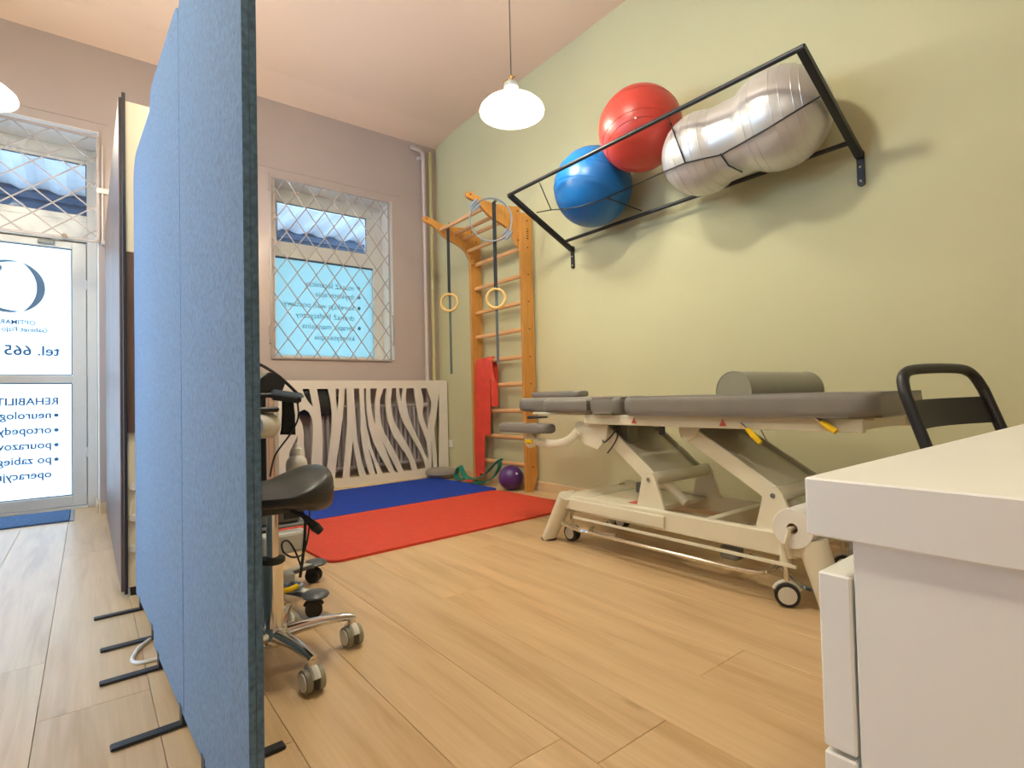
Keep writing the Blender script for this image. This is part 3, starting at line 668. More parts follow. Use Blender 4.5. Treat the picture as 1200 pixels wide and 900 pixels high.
for x, z in ((2.545, 2.345), (2.70, 2.33), (2.79, 2.30), (2.84, 2.19)):
    B().tube([(x, 3.545, z), (x, 4.245, z)], .017, 12).build('pull_up_bar', M['beech_rung'], t, smooth=True)
bb = B()
for i, (w, h) in enumerate(((.018, .006), (.018, .010), (.018, .006), (.018, .008), (.018, .012))):
    z = 2.235 - i*.02; bb.box(2.944, 2.944+w, 3.4935, 3.4952, z-h, z)
shade_label(bb.build('stamp_print', M['print'], t), 'small black stamp on the stile')

# gymnastic rings on straps
def ring_thing(x, y, zt, zr, zb, label):
    t = thing('gymnastic_ring', (x, y, zb), label, 'gym ring', 'wooden rings hanging from the wall bars')
    bb = B().box(x-.002, x+.002, y-.022, y+.022, zr+.075, zt)
    bb.tube(spline([(x+.0, y, zt), (x+.012, y, zt+.022), (x+.03, y, zt+.0)], 4), .003, 6)
    bb.build('strap', M['strap'], t)
    bb = B(); z = zr + .075
    bb.box(x+.004, x+.007, y-.017, y+.017, zb, zr+.08)
    tl = bb.build('strap_tail', M['strap2'], t)
    B().box(x-.006, x+.010, y-.022, y+.022, zr+.075, zr+.098, .002).build('buckle', M['black_pl'], t)
    P = [(x-.0+ .0*math.cos(a), y+.076*math.cos(a), zr+.076*math.sin(a)) for a in [2*math.pi*k/36 for k in range(36)]]
    P = [Vector((x-.006 + (p[1]-y)*-.0, p[1], p[2])) for p in P]
    # turn the ring a little so it faces the room
    Rz = Matrix.Translation((x, y, 0)) @ Matrix.Rotation(.75, 4, 'Z') @ Matrix.Translation((-x, -y, 0))
    B().tube(P, .0125, 12, closed=True).xf(Rz).build('ring', M['ringwood'], t, smooth=True)
ring_thing(2.552, 4.125, 2.362, 1.66, 1.02, 'wooden gymnastic ring on the strap nearer the window')
ring_thing(2.600, 3.490, 2.392, 1.60, 1.08, 'wooden gymnastic ring on the strap nearer the ball rack')

# pilates hoop hung on the bracket
t = thing('pilates_ring', (2.60, 3.50, 2.03), 'grey blue pilates ring with two grips hung on the wall bars', 'hoop')
hc = Vector((2.545, 3.46, 2.225)); vd = Vector((.50, .86, .1)).normalized(); hx = Vector((.86, -.50, 0)).normalized(); hz = hx.cross(vd).normalized()
HR = .168
B().tube([hc + (hx*math.cos(a) + hz*math.sin(a))*HR for a in [2*math.pi*k/48 for k in range(48)]], .0065, 10, closed=True, flat=(1.4, .7)).build('hoop_band', M['hoop'], t, smooth=True)
for a0 in (math.radians(140), math.radians(-40)):
    A = [a0 + d for d in (-.28, -.14, 0, .14, .28)]
    B().tube([hc + (hx*math.cos(a) + hz*math.sin(a))*(HR+.022) for a in A], [.006, .011, .013, .011, .006], 10).build('grip', M['hoop'], t, smooth=True)
    B().tube([hc + (hx*math.cos(a) + hz*math.sin(a))*(HR-.022) for a in A], [.005, .010, .012, .010, .005], 10).build('grip', M['hoop'], t, smooth=True)

# resistance bands
def strip(P, w, th, side):
    """flat strip along points, w wide along side vector"""
    bb = B(); P = [Vector(p) for p in P]; S = Vector(side); rows = []
    for i, p in enumerate(P):
        tt_ = (P[min(i+1, len(P)-1)]-P[max(i-1, 0)]).normalized(); n_ = tt_.cross(S).normalized()
        ww = w[i] if isinstance(w, list) else w
        rows.append([bb.bm.verts.new(q) for q in (p+S*ww/2+n_*th/2, p-S*ww/2+n_*th/2, p-S*ww/2-n_*th/2, p+S*ww/2-n_*th/2)])
    for a, c_ in zip(rows, rows[1:]):
        for k in range(4): bb.bm.faces.new((a[k], a[(k+1) % 4], c_[(k+1) % 4], c_[k]))
    bb.bm.faces.new(rows[0]); bb.bm.faces.new(rows[-1][::-1]); return bb
SD = Vector((.30, -.95, 0)).normalized()
t = thing('resistance_band', (2.89, 4.15, .03), 'long red resistance band looped over a rung of the wall bars', 'band')
P = spline([(2.900, 4.245, .06), (2.895, 4.235, .3), (2.90, 4.225, .6), (2.90, 4.215, .9), (2.905, 4.21, 1.1), (2.935, 4.21, 1.170), (2.965, 4.21, 1.1), (2.965, 4.205, .8), (2.96, 4.20, .5)], 6)
strip(P, .060, .006, SD).build('front_strand', M['red_latex'], t, smooth=True)
P = spline([(2.885, 4.150, .10), (2.888, 4.140, .4), (2.893, 4.130, .75), (2.896, 4.125, 1.02), (2.906, 4.125, 1.15), (2.935, 4.125, 1.172)], 6)
strip(P, .058, .006, SD).build('second_strand', M['red_latex'], t, smooth=True)
t = thing('resistance_band', (2.89, 4.0, .45), 'short red resistance band knotted over the rung beside the long one', 'band')
P = spline([(2.880, 4.045, .46), (2.883, 4.035, .7), (2.888, 4.03, 1.0), (2.905, 4.03, 1.15), (2.935, 4.03, 1.172), (2.965, 4.03, 1.1), (2.965, 4.02, .9)], 6)
strip(P, .066, .007, SD).build('front_strand', M['red_latex'], t, smooth=True)
P = spline([(2.905, 4.00, 1.14), (2.900, 3.975, 1.0), (2.895, 3.945, .93), (2.897, 3.94, .80), (2.90, 3.945, .72)], 6)
strip(P, [.03]*6+[.045]*6+[.075]*12+[.075], .006, SD).build('loose_end', M['red_latex'], t, smooth=True)
t = thing('resistance_band', (2.88, 4.1, 0), 'green resistance band trailing from the lowest rung to the floor', 'band')
P = spline([(2.935, 3.93, .235), (2.912, 3.93, .236), (2.888, 3.97, .19), (2.87, 4.08, .10), (2.86, 4.2, .052), (2.86, 4.33, .03), (2.86, 4.42, .06), (2.87, 4.50, .13), (2.88, 4.56, .11), (2.87, 4.58, .04), (2.84, 4.50, .018), (2.82, 4.38, .02)], 6)
strip(P, .055, .008, Vector((.95, .1, .3)).normalized()).build('strand', M['green_latex'], t, smooth=True)
P = spline([(2.935, 3.90, .235), (2.91, 3.90, .23), (2.89, 3.90, .16), (2.87, 3.98, .07), (2.85, 4.12, .022), (2.84, 4.28, .02)], 6)
strip(P, .05, .008, Vector((.95, .1, .3)).normalized()).build('return_strand', M['green_latex'], t, smooth=True)
tag(strip(spline([(2.80, 4.36, .018), (2.81, 4.30, .03), (2.83, 4.22, .02)], 5), .06, .006, (1, 0, 0)).build('resistance_band', M['red_latex'], smooth=True), 'scrap of red band on the floor under the green band', 'band')

# ------------------------------------------------------------------ ball rack on the green wall
t = thing('ball_rack', (2.75, 2.02, 1.82), 'black wall rack of square bars holding the gym balls', 'rack')
for y in (1.003, 3.03):
    a, e = Vector((3.012, y, 1.955)), Vector((2.395, y, 2.262))
    B().bar(a, e, .034, .034, upv=(0, 0, 1), bev=.003).build('side_arm', M['black'], t)
    pl = B().prism([(2.995+.0, 1.965)] and rrect(y-.017, y+.017, 1.805, 1.985, .016), XW-.012, XW-.001, 'X').build('wall_plate', M['black'], t)
    bb = B()
    for z in (1.83, 1.90): bb.cyl((XW-.016, y, z), (XW-.011, y, z), .006, seg=10)
    bb.build('bolt', M['chrome'], pl)
B().cyl((2.402, .99, 2.262), (2.402, 3.045, 2.262), .0125, seg=12).build('outer_bar', M['black'], t, smooth=True)
B().cyl((2.935, .99, 2.005), (2.935, 3.045, 2.005), .0125, seg=12).build('inner_bar', M['black'], t, smooth=True)
BALLS = dict(blue=(Vector((2.75, 2.545, 2.237)), .268), red=(Vector((2.66, 2.06, 2.42)), .25))
PA, PB, RA, RB = Vector((2.70, 1.664, 2.13)), Vector((2.745, 1.27, 2.168)), .223, .247
tb = thing('gym_ball', (2.75, 2.545, 1.97), 'blue gym ball in the wall rack', 'ball')
o = B().sphere((0, 0, 0), .268, 48).xf(Matrix.Translation(BALLS['blue'][0]) @ Matrix.Rotation(.5, 4, 'X') @ Matrix.Rotation(.3, 4, 'Y')).build('shell', M['ball_blue'], tb, smooth=True)
def band_ring(c, r, axis, h, rr, name, mat, parent):
    ax = Vector(axis).normalized(); a = ax.cross(Vector((1, 0, 0))).normalized(); b_ = ax.cross(a); q = math.sqrt(r*r-h*h)
    B().tube([c + ax*h + (a*math.cos(k*math.pi/24) + b_*math.sin(k*math.pi/24))*q for k in range(48)], rr, 6, closed=True).build(name, mat, parent, smooth=True)
for h in (.05, .085, -.06): band_ring(BALLS['blue'][0], .268, (.25, -.1, 1), h, .0022, 'moulded_ridge', M['ball_blue'], tb)
B().lathe([(.007, 0), (.007, .003), (0, .003)], BALLS['blue'][0] + Vector((-.9, -.35, -.25)).normalized()*.267, axis=(-.9, -.35, -.25), seg=12).build('valve', M['ball_blue'], tb)
tr = thing('gym_ball', (2.66, 2.06, 2.17), 'red gym ball resting on top of the rack', 'ball')
B().sphere((0, 0, 0), .25, 48).xf(Matrix.Translation(BALLS['red'][0])).build('shell', M['ball_red'], tr, smooth=True)
for h in (-.10, -.14, .06): band_ring(BALLS['red'][0], .25, (.3, .3, 1), h, .002, 'moulded_ridge', M['ball_red'], tr)
B().lathe([(.006, 0), (.006, .003), (0, .003)], BALLS['red'][0] + Vector((-.82, -.52, -.20)).normalized()*.249, axis=(-.82, -.52, -.2), seg=12).build('valve', M['label_white'], tr)
tp = thing('peanut_ball', (2.72, 1.47, 1.9), 'silver peanut shaped gym ball in the rack', 'ball')
ax = (PB-PA); LN = ax.length; ax.normalize(); prof = []
N_ = 64
for i in range(N_+1):
    s_ = -RA + (LN+RA+RB)*(.5-.5*math.cos(math.pi*i/N_))
    ra = math.sqrt(max(0, RA*RA - s_*s_)); rb_ = math.sqrt(max(0, RB*RB - (s_-LN)**2))
    k_ = .045
    if 0 < s_ < LN:
        d_ = abs(ra-rb_); h_ = max(k_-d_, 0)/k_; r_ = max(ra, rb_) + h_*h_*k_*.25
        r_ = max(r_, .198)
    else: r_ = max(ra, rb_)
    prof.append((r_, s_))
prof[0] = (0, -RA); prof[-1] = (0, LN+RB)
B().lathe(prof, PA, axis=ax, seg=48).build('shell', M['silver'], tp, smooth=True, angle=60)
def rad_at(s_):
    for (r0, s0), (r1, s1) in zip(prof, prof[1:]):
        if s0 <= s_ <= s1: return r0 + (r1-r0)*(s_-s0)/(s1-s0+1e-9)
for s_ in (-.12, -.08, -.02, .02, .07, .11, .30, .34, .44, .48, .53, .56):
    a = ax.cross(Vector((0, 0, 1))).normalized(); b_ = ax.cross(a)
    B().tube([PA + ax*s_ + (a*math.cos(k*math.pi/24) + b_*math.sin(k*math.pi/24))*rad_at(s_) for k in range(48)], .0022, 6, closed=True).build('moulded_ridge', M['silver'], tp, smooth=True)
# elastic cords of the rack
CORDS = [[(2.639,3.01,2.173),(2.632,2.974,2.164),(2.625,2.939,2.156),(2.617,2.905,2.148),(2.61,2.871,2.14),(2.603,2.837,2.132),(2.596,2.804,2.124),(2.589,2.774,2.115),(2.581,2.744,2.106),(2.574,2.715,2.097),(2.567,2.686,2.088),(2.554,2.651,2.076),(2.548,2.624,2.068),(2.544,2.593,2.061),(2.544,2.566,2.056),(2.546,2.541,2.052),(2.551,2.519,2.049),(2.556,2.498,2.047),(2.563,2.479,2.046),(2.573,2.45,2.049),(2.586,2.423,2.053),(2.601,2.399,2.058),(2.618,2.377,2.064),(2.637,2.357,2.071),(2.658,2.339,2.08)],[(2.658,2.339,2.08),(2.698,2.312,2.101),(2.748,2.293,2.128),(2.817,2.289,2.164),(2.763,2.185,2.14),(2.708,2.085,2.116),(2.653,1.989,2.091),(2.599,1.897,2.067),(2.544,1.808,2.042),(2.525,1.778,2.033),(2.515,1.754,2.028),(2.507,1.732,2.024),(2.503,1.713,2.022),(2.5,1.695,2.021),(2.498,1.678,2.02),(2.498,1.662,2.02),(2.498,1.646,2.021)],[(2.498,1.646,2.021),(2.505,1.614,2.018),(2.516,1.584,2.018),(2.529,1.557,2.019),(2.546,1.532,2.021),(2.559,1.505,2.022),(2.559,1.471,2.017),(2.559,1.43,2.024),(2.566,1.393,2.033),(2.545,1.342,2.029),(2.534,1.298,2.03),(2.53,1.258,2.033),(2.531,1.222,2.04),(2.537,1.183,2.051),(2.548,1.147,2.065),(2.565,1.114,2.081),(2.586,1.084,2.1),(2.615,1.057,2.122),(2.627,1.023,2.135)],[(2.39,2.692,2.236),(2.442,2.721,2.209),(2.493,2.75,2.182),(2.544,2.777,2.152),(2.596,2.804,2.121)],[(2.388,1.661,2.232),(2.622,1.816,2.348),(2.638,1.819,2.332),(2.498,1.716,2.228),(2.482,1.697,2.195),(2.474,1.685,2.168),(2.471,1.675,2.143),(2.47,1.667,2.12),(2.472,1.66,2.098),(2.476,1.655,2.078),(2.482,1.651,2.058),(2.489,1.648,2.039),(2.498,1.646,2.021)],[(2.555,1.478,2.023),(2.562,1.475,2.013),(2.57,1.472,2.004),(2.579,1.47,1.995),(2.589,1.468,1.987),(2.6,1.467,1.979),(2.611,1.466,1.971),(2.623,1.458,1.964),(2.636,1.452,1.959),(2.65,1.446,1.953),(2.666,1.441,1.949),(2.684,1.437,1.945),(2.935,1.557,2.04)],[(2.658,2.339,2.08),(2.703,2.33,2.072),(2.758,2.327,2.069),(2.831,2.339,2.073),(2.866,2.319,2.06),(2.9,2.299,2.046),(2.935,2.278,2.033)]]
for P in CORDS: B().tube(P, .004, 6).build('elastic_cord', M['black_pl'], t, smooth=True)
# ------------------------------------------------------------------ treatment couch
def cushion(poly, z0, z1, bev, name, mat, parent, seg=4):
    bb = B(); n = len(poly)
    v = bb._add([(x, y, z0) for x, y in poly] + [(x, y, z1) for x, y in poly], [tuple(range(n))[::-1], tuple(range(n, 2*n))] + [(i, (i+1) % n, n+(i+1) % n, n+i) for i in range(n)])
    es = [e for e in bb.bm.edges if abs(e.verts[0].co.z-e.verts[1].co.z) < 1e-6]
    bmesh.ops.bevel(bb.bm, geom=es, offset=bev, segments=seg, affect='EDGES', profile=.55)
    return bb.build(name, mat, parent, smooth=True, angle=50)
XN, XF = 2.0, 2.57
T = thing('treatment_couch', (2.31, 1.5, 0), 'cream height-adjustable treatment couch with grey vinyl cushions', 'couch')
cushion(rrect(XN, XF, .655, 1.728, .075), .703, .790, .030, 'main_cushion', M['vinyl'], T)
cushion(rrect(XN, XF, 1.738, 1.925, .03), .706, .788, .028, 'middle_cushion', M['vinyl'], T)
cushion([(2.125, 1.935), (2.495, 1.935), (2.495, 2.58), (2.45, 2.69), (2.37, 2.74), (2.25, 2.74), (2.17, 2.69), (2.125, 2.58)], .708, .792, .028, 'head_cushion', M['vinyl'], T)
cushion([(XN, 1.935), (2.118, 1.935), (2.118, 2.22), (2.085, 2.30), (2.05, 2.32), (XN+.02, 2.29), (XN, 2.22)], .708, .786, .028, 'side_cushion', M['vinyl'], T)
cushion([(XF, 1.935), (2.502, 1.935), (2.502, 2.22), (2.515, 2.30), (2.54, 2.32), (XF-.01, 2.29), (XF, 2.22)][::-1], .708, .786, .028, 'side_cushion', M['vinyl'], T)
cushion(rrect(1.985, 2.12, 2.27, 2.70, .05), .590, .642, .020, 'arm_rest', M['vinyl'], T)
cushion(rrect(2.50, 2.63, 2.50, 2.98, .04), .792, .832, .016, 'arm_rest', M['vinyl'], T)
# upper frame
for x in (2.035, 2.505):
    B().box(x, x+.03, .70, 1.99, .652, .702, .003).build('top_rail', M['cream'], T)
for y in (.71, 1.15, 1.70, 1.96): B().box(2.065, 2.505, y, y+.03, .66, .70, .002).build('cross_rail', M['cream'], T)
B().box(2.08, 2.49, .68, .78, .692, .7025, .002).build('end_plate', M['cream'], T)
B().box(2.10, 2.52, 2.0, 2.48, .694, .707, .002).build('head_plate', M['cream'], T)
for x in (2.07, 2.53): B().prism([(1.86, .655), (2.08, .66), (2.10, .60), (2.02, .54), (1.93, .52), (1.87, .58)], x, x+.012, 'X').build('hinge_plate', M['cream'], T)
# arm rest brackets
for x, s in ((2.045, 1), (2.57, -1)):
    up_ = 0 if s == 1 else .19
    P = spline([(x, 2.05, .61), (x, 2.12, .56+up_*.2), (x, 2.22, .535+up_*.5), (x, 2.33, .535+up_), (x, 2.40, .545+up_)], 5)
    B().tube(P, .022, 10, flat=(.5, 1.1)).build('arm_bracket', M['cream'], T, smooth=True)
    k = B().lathe([(0, -.012), (.045, -.012), (.048, 0), (.045, .012), (0, .012)], (x-.012, 2.42, .55+up_), axis=(1, 0, 0), seg=24).build('knob_plate', M['cream'], T, smooth=True)
    B().tube([(x-.032, 2.445, .545+up_), (x-.034, 2.42, .540+up_), (x-.032, 2.39, .543+up_)], [.008, .014, .012], 10).build('yellow_knob', M['yellow'], k, smooth=True)
    B().bar((x, 2.40, .56+up_), (x+.01, 2.36, .60+up_), .02, .012).build('arm_post', M['cream'], T)
B().tube([(2.02, 2.26, .685), (2.0, 2.40, .682)], [.005, .010], 8).build('release_lever', M['black_pl'], T, smooth=True)
# lifting arms, pivots and supports
for yl, yu, zu in ((1.613, 1.955, .655), (1.027, 1.43, .640)):
    lo_, hi_ = Vector((2.31, yl, .392)), Vector((2.31, yu, zu))
    d = (hi_-lo_).normalized()
    B().bar(lo_+d*.02, hi_, .36, .014, upv=(0, -d.z, d.y)).build('arm_web', M['cream'], T)
    for x in (2.118, 2.502): B().bar(Vector((x, lo_.y, lo_.z-.01)), Vector((x, hi_.y, hi_.z-.01)), .014, .070, upv=(0, -d.z, d.y), bev=.003).build('arm_flange', M['cream'], T)
    B().cyl((2.085, yl, .398), (2.535, yl, .398), .030).build('pivot_tube', M['cream'], T, smooth=True)
    B().cyl((2.066, yl, .398), (2.554, yl, .398), .010, seg=12).build('pivot_bolt', M['chrome'], T, smooth=True)
    for x in (2.070, 2.534):
        B().prism([(yl-.085, .262), (yl+.075, .262), (yl+.038, .405), (yl+.02, .428), (yl-.02, .428), (yl-.036, .405)], x, x+.014, 'X').build('support_plate', M['cream'], T)
    B().prism([(yu-.09, zu+.045), (yu+.03, zu+.045), (yu+.03, zu-.02), (yu-.01, zu-.055), (yu-.05, zu-.03)], 2.10, 2.115, 'X').build('pivot_plate', M['cream'], T)
    B().prism([(yu-.09, zu+.045), (yu+.03, zu+.045), (yu+.03, zu-.02), (yu-.01, zu-.055), (yu-.05, zu-.03)], 2.505, 2.52, 'X').build('pivot_plate', M['cream'], T)
    B().box(2.12, 2.50, yu-.02, yu+.04, .60, .652, .004).build('pivot_block', M['cream'], T)
    B().cyl((2.22, yl-.10, .28), (2.22, yl+.22, .52), .022).build('actuator', M['cream'], T, smooth=True)
B().box(2.16, 2.24, 1.80, 1.90, .55, .66, .006).build('control_box', M['vinyl2'], T)
B().tube(spline([(2.12, 1.93, .62), (2.06, 1.88, .56), (2.06, 1.82, .60), (2.10, 1.80, .66), (2.11, 1.84, .57), (2.11, 1.90, .50)], 6), .004, 6).build('wiring', M['black_pl'], T, smooth=True)
B().box(2.30, 2.36, 1.48, 1.56, .61, .655, .004).box(2.05, 2.06, 1.505, 1.53, .615, .652).build('hook_plate', M['black_pl'], T)
# base frame
for x in (2.035, 2.545):
    B().box(x, x+.04, .93, 2.08, .182, .268, .004).build('base_rail', M['cream'], T)
    B().box(x-.012, x-.004, .93, 2.08, .150, .163, .001).build('bumper_strip', M['cream'], T)
for y in (.93, 1.30, 2.04): B().box(2.075, 2.545, y, y+.04, .19, .26, .003).build('base_cross', M['cream'], T)
B().box(2.075, 2.545, 1.62, 2.04, .235, .255, .002).build('base_tray', M['cream'], T)
B().box(2.14, 2.24, 1.70, 1.80, .255, .2565).build('red_sticker', M['label_red'], T)
B().box(2.40, 2.43, 1.84, 1.96, .255, .31, .003).build('cable_box', M['greypl'], T)
st = B().box(2.0335, 2.035, 1.50, 1.59, .192, .242).build('sticker', M['label_white'], T)
B().box(2.0322, 2.0335, 1.51, 1.58, .214, .220).prism([(1.525, .224), (1.545, .224), (1.535, .236)], 2.0322, 2.0335, 'X').prism([(1.545, .210), (1.565, .210), (1.555, .198)], 2.0322, 2.0335, 'X').build('sticker_print', M['print'], st)
for y in (1.66, 1.205):
    B().prism([(y-.016, .662), (y+.016, .662), (y, .692)], 2.0335, 2.035, 'X').build('warning_sign', M['label_red'], T)
for yb, yt in ((2.285, 2.13), (.80, .875)):
    for x in (2.035, 2.575):
        leg = B().tube([(x, yb, .008), (x, yt, .262)], [.046, .054], 18, flat=(1., .72)).build('slanted_leg', M['cream'], T, smooth=True)
        B().cyl((x, yb, 0), (x, yb, .010), .043, seg=18).build('foot_pad', M['black_pl'], leg)
        B().box(x-.015, x+.035, min(yt, 1.5 if yt > 1.5 else .93)-.0, max(yt, 2.05 if yt > 1.5 else .95), .195, .25, .003).build('leg_link', M['cream'], leg)
def caster(x, y, r, ax, parent, tire, hub, stem_z, gap=.014, hood=.008):
    ax = Vector(ax).normalized(); c_ = Vector((x, y, r))
    cs = B().cyl((x, y, r+.03), (x, y, stem_z), .010, seg=12).build('caster_stem', M['chrome'], parent, smooth=True)
    for s in (-1, 1):
        q = c_ + ax*s*gap
        B().lathe([(0, -.008), (r*.7, -.008), (r*.98, -.008), (r, -.003), (r, .003), (r*.98, .008), (r*.7, .008), (0, .008)], q, axis=ax*s, seg=26).build('tire', tire, cs, smooth=True)
        B().lathe([(r*.74, .006), (r*.72, .011), (0, .0125)], q, axis=ax*s, seg=26).build('wheel_disc', hub, cs, smooth=True)
    t_ = Vector((-ax.y, ax.x, 0))
    bb = B()
    P = [c_ + t_*math.cos(a)*(r*1.05) + Vector((0, 0, math.sin(a)*(r*1.05))) for a in [math.radians(q) for q in range(20, 161, 20)]]
    bb.tube(P, hood, 8).build('caster_hood', hub, cs, smooth=True)
    return cs
for x, y in ((2.045, .975), (2.11, 2.175), (2.56, .975), (2.53, 2.175)):
    caster(x, y, .044, (-.86, -.5, 0) if y < 1.5 else (-.93, .0, 0), T, M['black_pl'], M['cream_pl'], .18)
    B().cyl((x, y, .16), (x, y, .272), .020).build('caster_sleeve', M['cream'], T, smooth=True)
B().box(2.05, 2.56, 2.06, 2.19, .22, .262, .003).build('end_cross', M['cream'], T)
P = spline([(2.30, 1.12, .155), (2.13, 1.04, .13), (2.05, 1.045, .112), (2.008, 1.11, .105), (2.003, 1.4, .104), (2.003, 1.90, .103), (2.012, 1.945, .104), (2.05, 1.96, .12)], 6)
B().tube(P, .0095, 10).build('foot_bar', M['chrome'], T, smooth=True)
P = spline([(2.045, 1.80, .105), (2.035, 1.95, .095), (2.02, 2.06, .10), (2.05, 2.22, .115), (2.16, 2.33, .125), (2.36, 2.33, .125), (2.46, 2.2, .12), (2.44, 1.9, .12)], 6)
B().tube(P, .012, 10).build('foot_loop', M['chrome'], T, smooth=True)
P = spline([(2.13, 1.16, .13), (2.10, 1.02, .12), (2.08, .93, .075), (2.09, .80, .075), (2.3, .74, .075)], 6)
B().tube(P, .010, 10).build('foot_bar', M['chrome'], T, smooth=True)
B().box(2.10, 2.16, 1.20, 1.28, .10, .155, .008).build('motor_cap', M['greypl'], T)
# yellow release grips
for (y0, z0, y1, z1) in ((1.098, .655, 1.042, .603), (.825, .688, .775, .655)):
    gq = B().tube([(2.03, y0+.03, z0+.02), (2.025, y0, z0)], .006, 8).build('grip_rod', M['chrome'], T)
    B().tube([(2.025, y0, z0), (2.02, (y0+y1)/2, (z0+z1)/2), (2.018, y1, z1)], [.009, .012, .010], 10).build('yellow_grip', M['yellow'], gq, smooth=True)
B().cyl((2.22, .80, .255), (2.06, .745, .235), .020).build('handle_tube', M['greypl'], T, smooth=True)
# paper roll holder + roll
B().tube([(2.02, .945, .19), (1.985, .945, .25), (1.985, .93, .302), (2.06, .925, .302), (2.50, .925, .302)], .008, 8).build('roll_holder', M['cream'], T, smooth=True)
t = thing('paper_roll', (2.22, .925, .23), 'white paper sheet roll on the end of the treatment couch', 'paper roll')
B().lathe([(.020, 0), (.0705, 0), (.072, .002), (.072, .418), (.0705, .42), (.020, .42), (.020, 0)], (1.995, .925, .302), axis=(1, 0, 0), seg=36).build('paper', M['paper'], t, smooth=True)
B().lathe([(.020, .002), (.0185, .002), (.0185, .418), (.020, .418)], (1.995, .925, .302), axis=(1, 0, 0), seg=24).build('core', M['wood_strip'], t, smooth=True)
# half-roll bolster
t = thing('bolster', (2.34, 1.16, .79), 'grey half-round bolster lying on the treatment couch', 'bolster')
P = [(-.084, 0), (.084, 0)] + [(.086*math.cos(a), .004+.092*math.sin(a)**.9) for a in [math.pi*k/16 for k in range(17)]]
Ld = .50
mt_ = Matrix.Translation((2.10, 1.192, .789)) @ Matrix.Rotation(math.atan2(-.07, .48), 4, 'Z')
bb = B(); n = len(P)
vv = bb._add([(0, p[0], p[1]) for p in P] + [(Ld, p[0], p[1]) for p in P], [tuple(range(n))[::-1], tuple(range(n, 2*n))] + [(i, (i+1) % n, n+(i+1) % n, n+i) for i in range(n)])
bb.xf(mt_); bb.build('padding', M['vinyl2'], t, smooth=True)
for xx in (0, Ld):
    B().tube([mt_ @ Vector((xx, p[0], p[1])) for p in P[2:]], .0022, 6).build('piping', M['vinyl2'], t, smooth=True)
# thin cord hanging at the wall behind the couch
t = thing('hand_switch', (2.72, 1.30, .45), 'small hand switch on a thin cord hanging behind the couch', 'switch')
B().tube(spline([(2.62, 1.38, .66), (2.72, 1.40, .60), (2.76, 1.38, .52), (2.765, 1.355, .44)], 6), .003, 6).build('cord', M['greypl'], t)
B().box(2.755, 2.775, 1.335, 1.37, .38, .44, .004).build('switch_body', M['greypl'], t)

# ------------------------------------------------------------------ white desk in the foreground
DZ = .73
t = thing('desk', (1.2, -.12, 0), 'white laminate desk with thick top in the right foreground', 'desk')
B().box(.455, 1.95, -.48, .2, .684, DZ, .0015).build('desktop', M['desk'], t)
B().box(.470, .495, -.46, .172, 0, .6835, .001).build('leg_panel', M['desk'], t)
B().box(1.90, 1.925, -.46, .172, 0, .6835, .001).build('leg_panel', M['desk'], t)
B().box(.495, 1.90, -.46, -.442, .30, .6835, .001).build('modesty_panel', M['desk'], t)
t = thing('drawer_unit', (.70, -.1, 0), 'white drawer unit under the desk, drawer fronts jutting past its end panel', 'drawers')
B().box(.499, .90, -.40, .1735, .06, .67, .001).build('body', M['desk'], t)
for z0, z1 in ((.512, .652), (.366, .508), (.08, .362)):
    d = B().box(.470, .905, .1745, .1985, z0, z1, .0015).build('drawer_front', M['desk'], t)
    B().box(.62, .78, .1985, .208, z1-.03, z1-.015, .003).build('handle', M['greypl'], d)
for x, y in ((.53, -.36), (.87, -.36), (.53, .13), (.87, .13)): B().cyl((x, y, 0), (x, y, .06), .02, seg=12).build('foot', M['black_pl'], t)

# ------------------------------------------------------------------ black tubular chair behind the desk
t = thing('chair', (1.95, .30, 0), 'black tubular chair with curved back band behind the white desk', 'chair')
A, Bq = Vector((1.715, .505, .845)), Vector((2.115, .42, .85))
axx = (Bq-A).normalized(); back = Vector((-axx.y, axx.x, 0)); back = back if back.y > 0 else -back
dn = Vector((0, 0, -1)) - back*.33; dn.normalize()
def cp(u, d, o=0): return A + axx*u + dn*d + back*o
W_ = (Bq-A).length
P = [cp(0, .43), cp(0, .10), cp(.004, .055), cp(.018, .022), cp(.045, .004), cp(.09, -.004), cp(W_/2, -.007), cp(W_-.09, -.004), cp(W_-.045, .004), cp(W_-.018, .022), cp(W_-.004, .055), cp(W_, .10), cp(W_, .43)]
fl = lambda p: Vector((p.x, p.y, 0))
ft = [cp(0, .43), cp(W_, .43)]
P = [ft[0] - Vector((0, 0, ft[0].z-.012)) + back*.06] + spline(P, 5) + [ft[1] - Vector((0, 0, ft[1].z-.012)) + back*.06]
B().tube(P, .0145, 14).build('back_frame', M['black'], t, smooth=True)
bb = B(); rows = []
for i in range(13):
    u = W_*i/12; bow = .035*math.sin(math.pi*i/12)
    rows.append([bb.bm.verts.new(q) for q in (cp(u, .085, bow), cp(u, .165, bow), cp(u, .165, bow+.010), cp(u, .085, bow+.010))])
for a_, c_ in zip(rows, rows[1:]):
    for k in range(4): bb.bm.faces.new((a_[k], a_[(k+1) % 4], c_[(k+1) % 4], c_[k]))
bb.bm.faces.new(rows[0]); bb.bm.faces.new(rows[-1][::-1])
bb.build('back_band', M['black'], t, smooth=True)
s0, s1 = ft[0], ft[1]
seat = [s0 - back*.01, s1 - back*.01, s1 - back*.40, s0 - back*.40]
cushion([(p.x, p.y) for p in seat], .44, .465, .010, 'seat', M['black'], t)
for p in (s0, s1):
    q = p - back*.38
    B().tube([(q.x, q.y, .445), (q.x, q.y, .012)], .0125, 12).build('front_leg', M['black'], t, smooth=True)
    B().tube([(p.x, p.y, .43), (q.x, q.y, .43)], .0115, 10).build('seat_rail', M['black'], t, smooth=True)

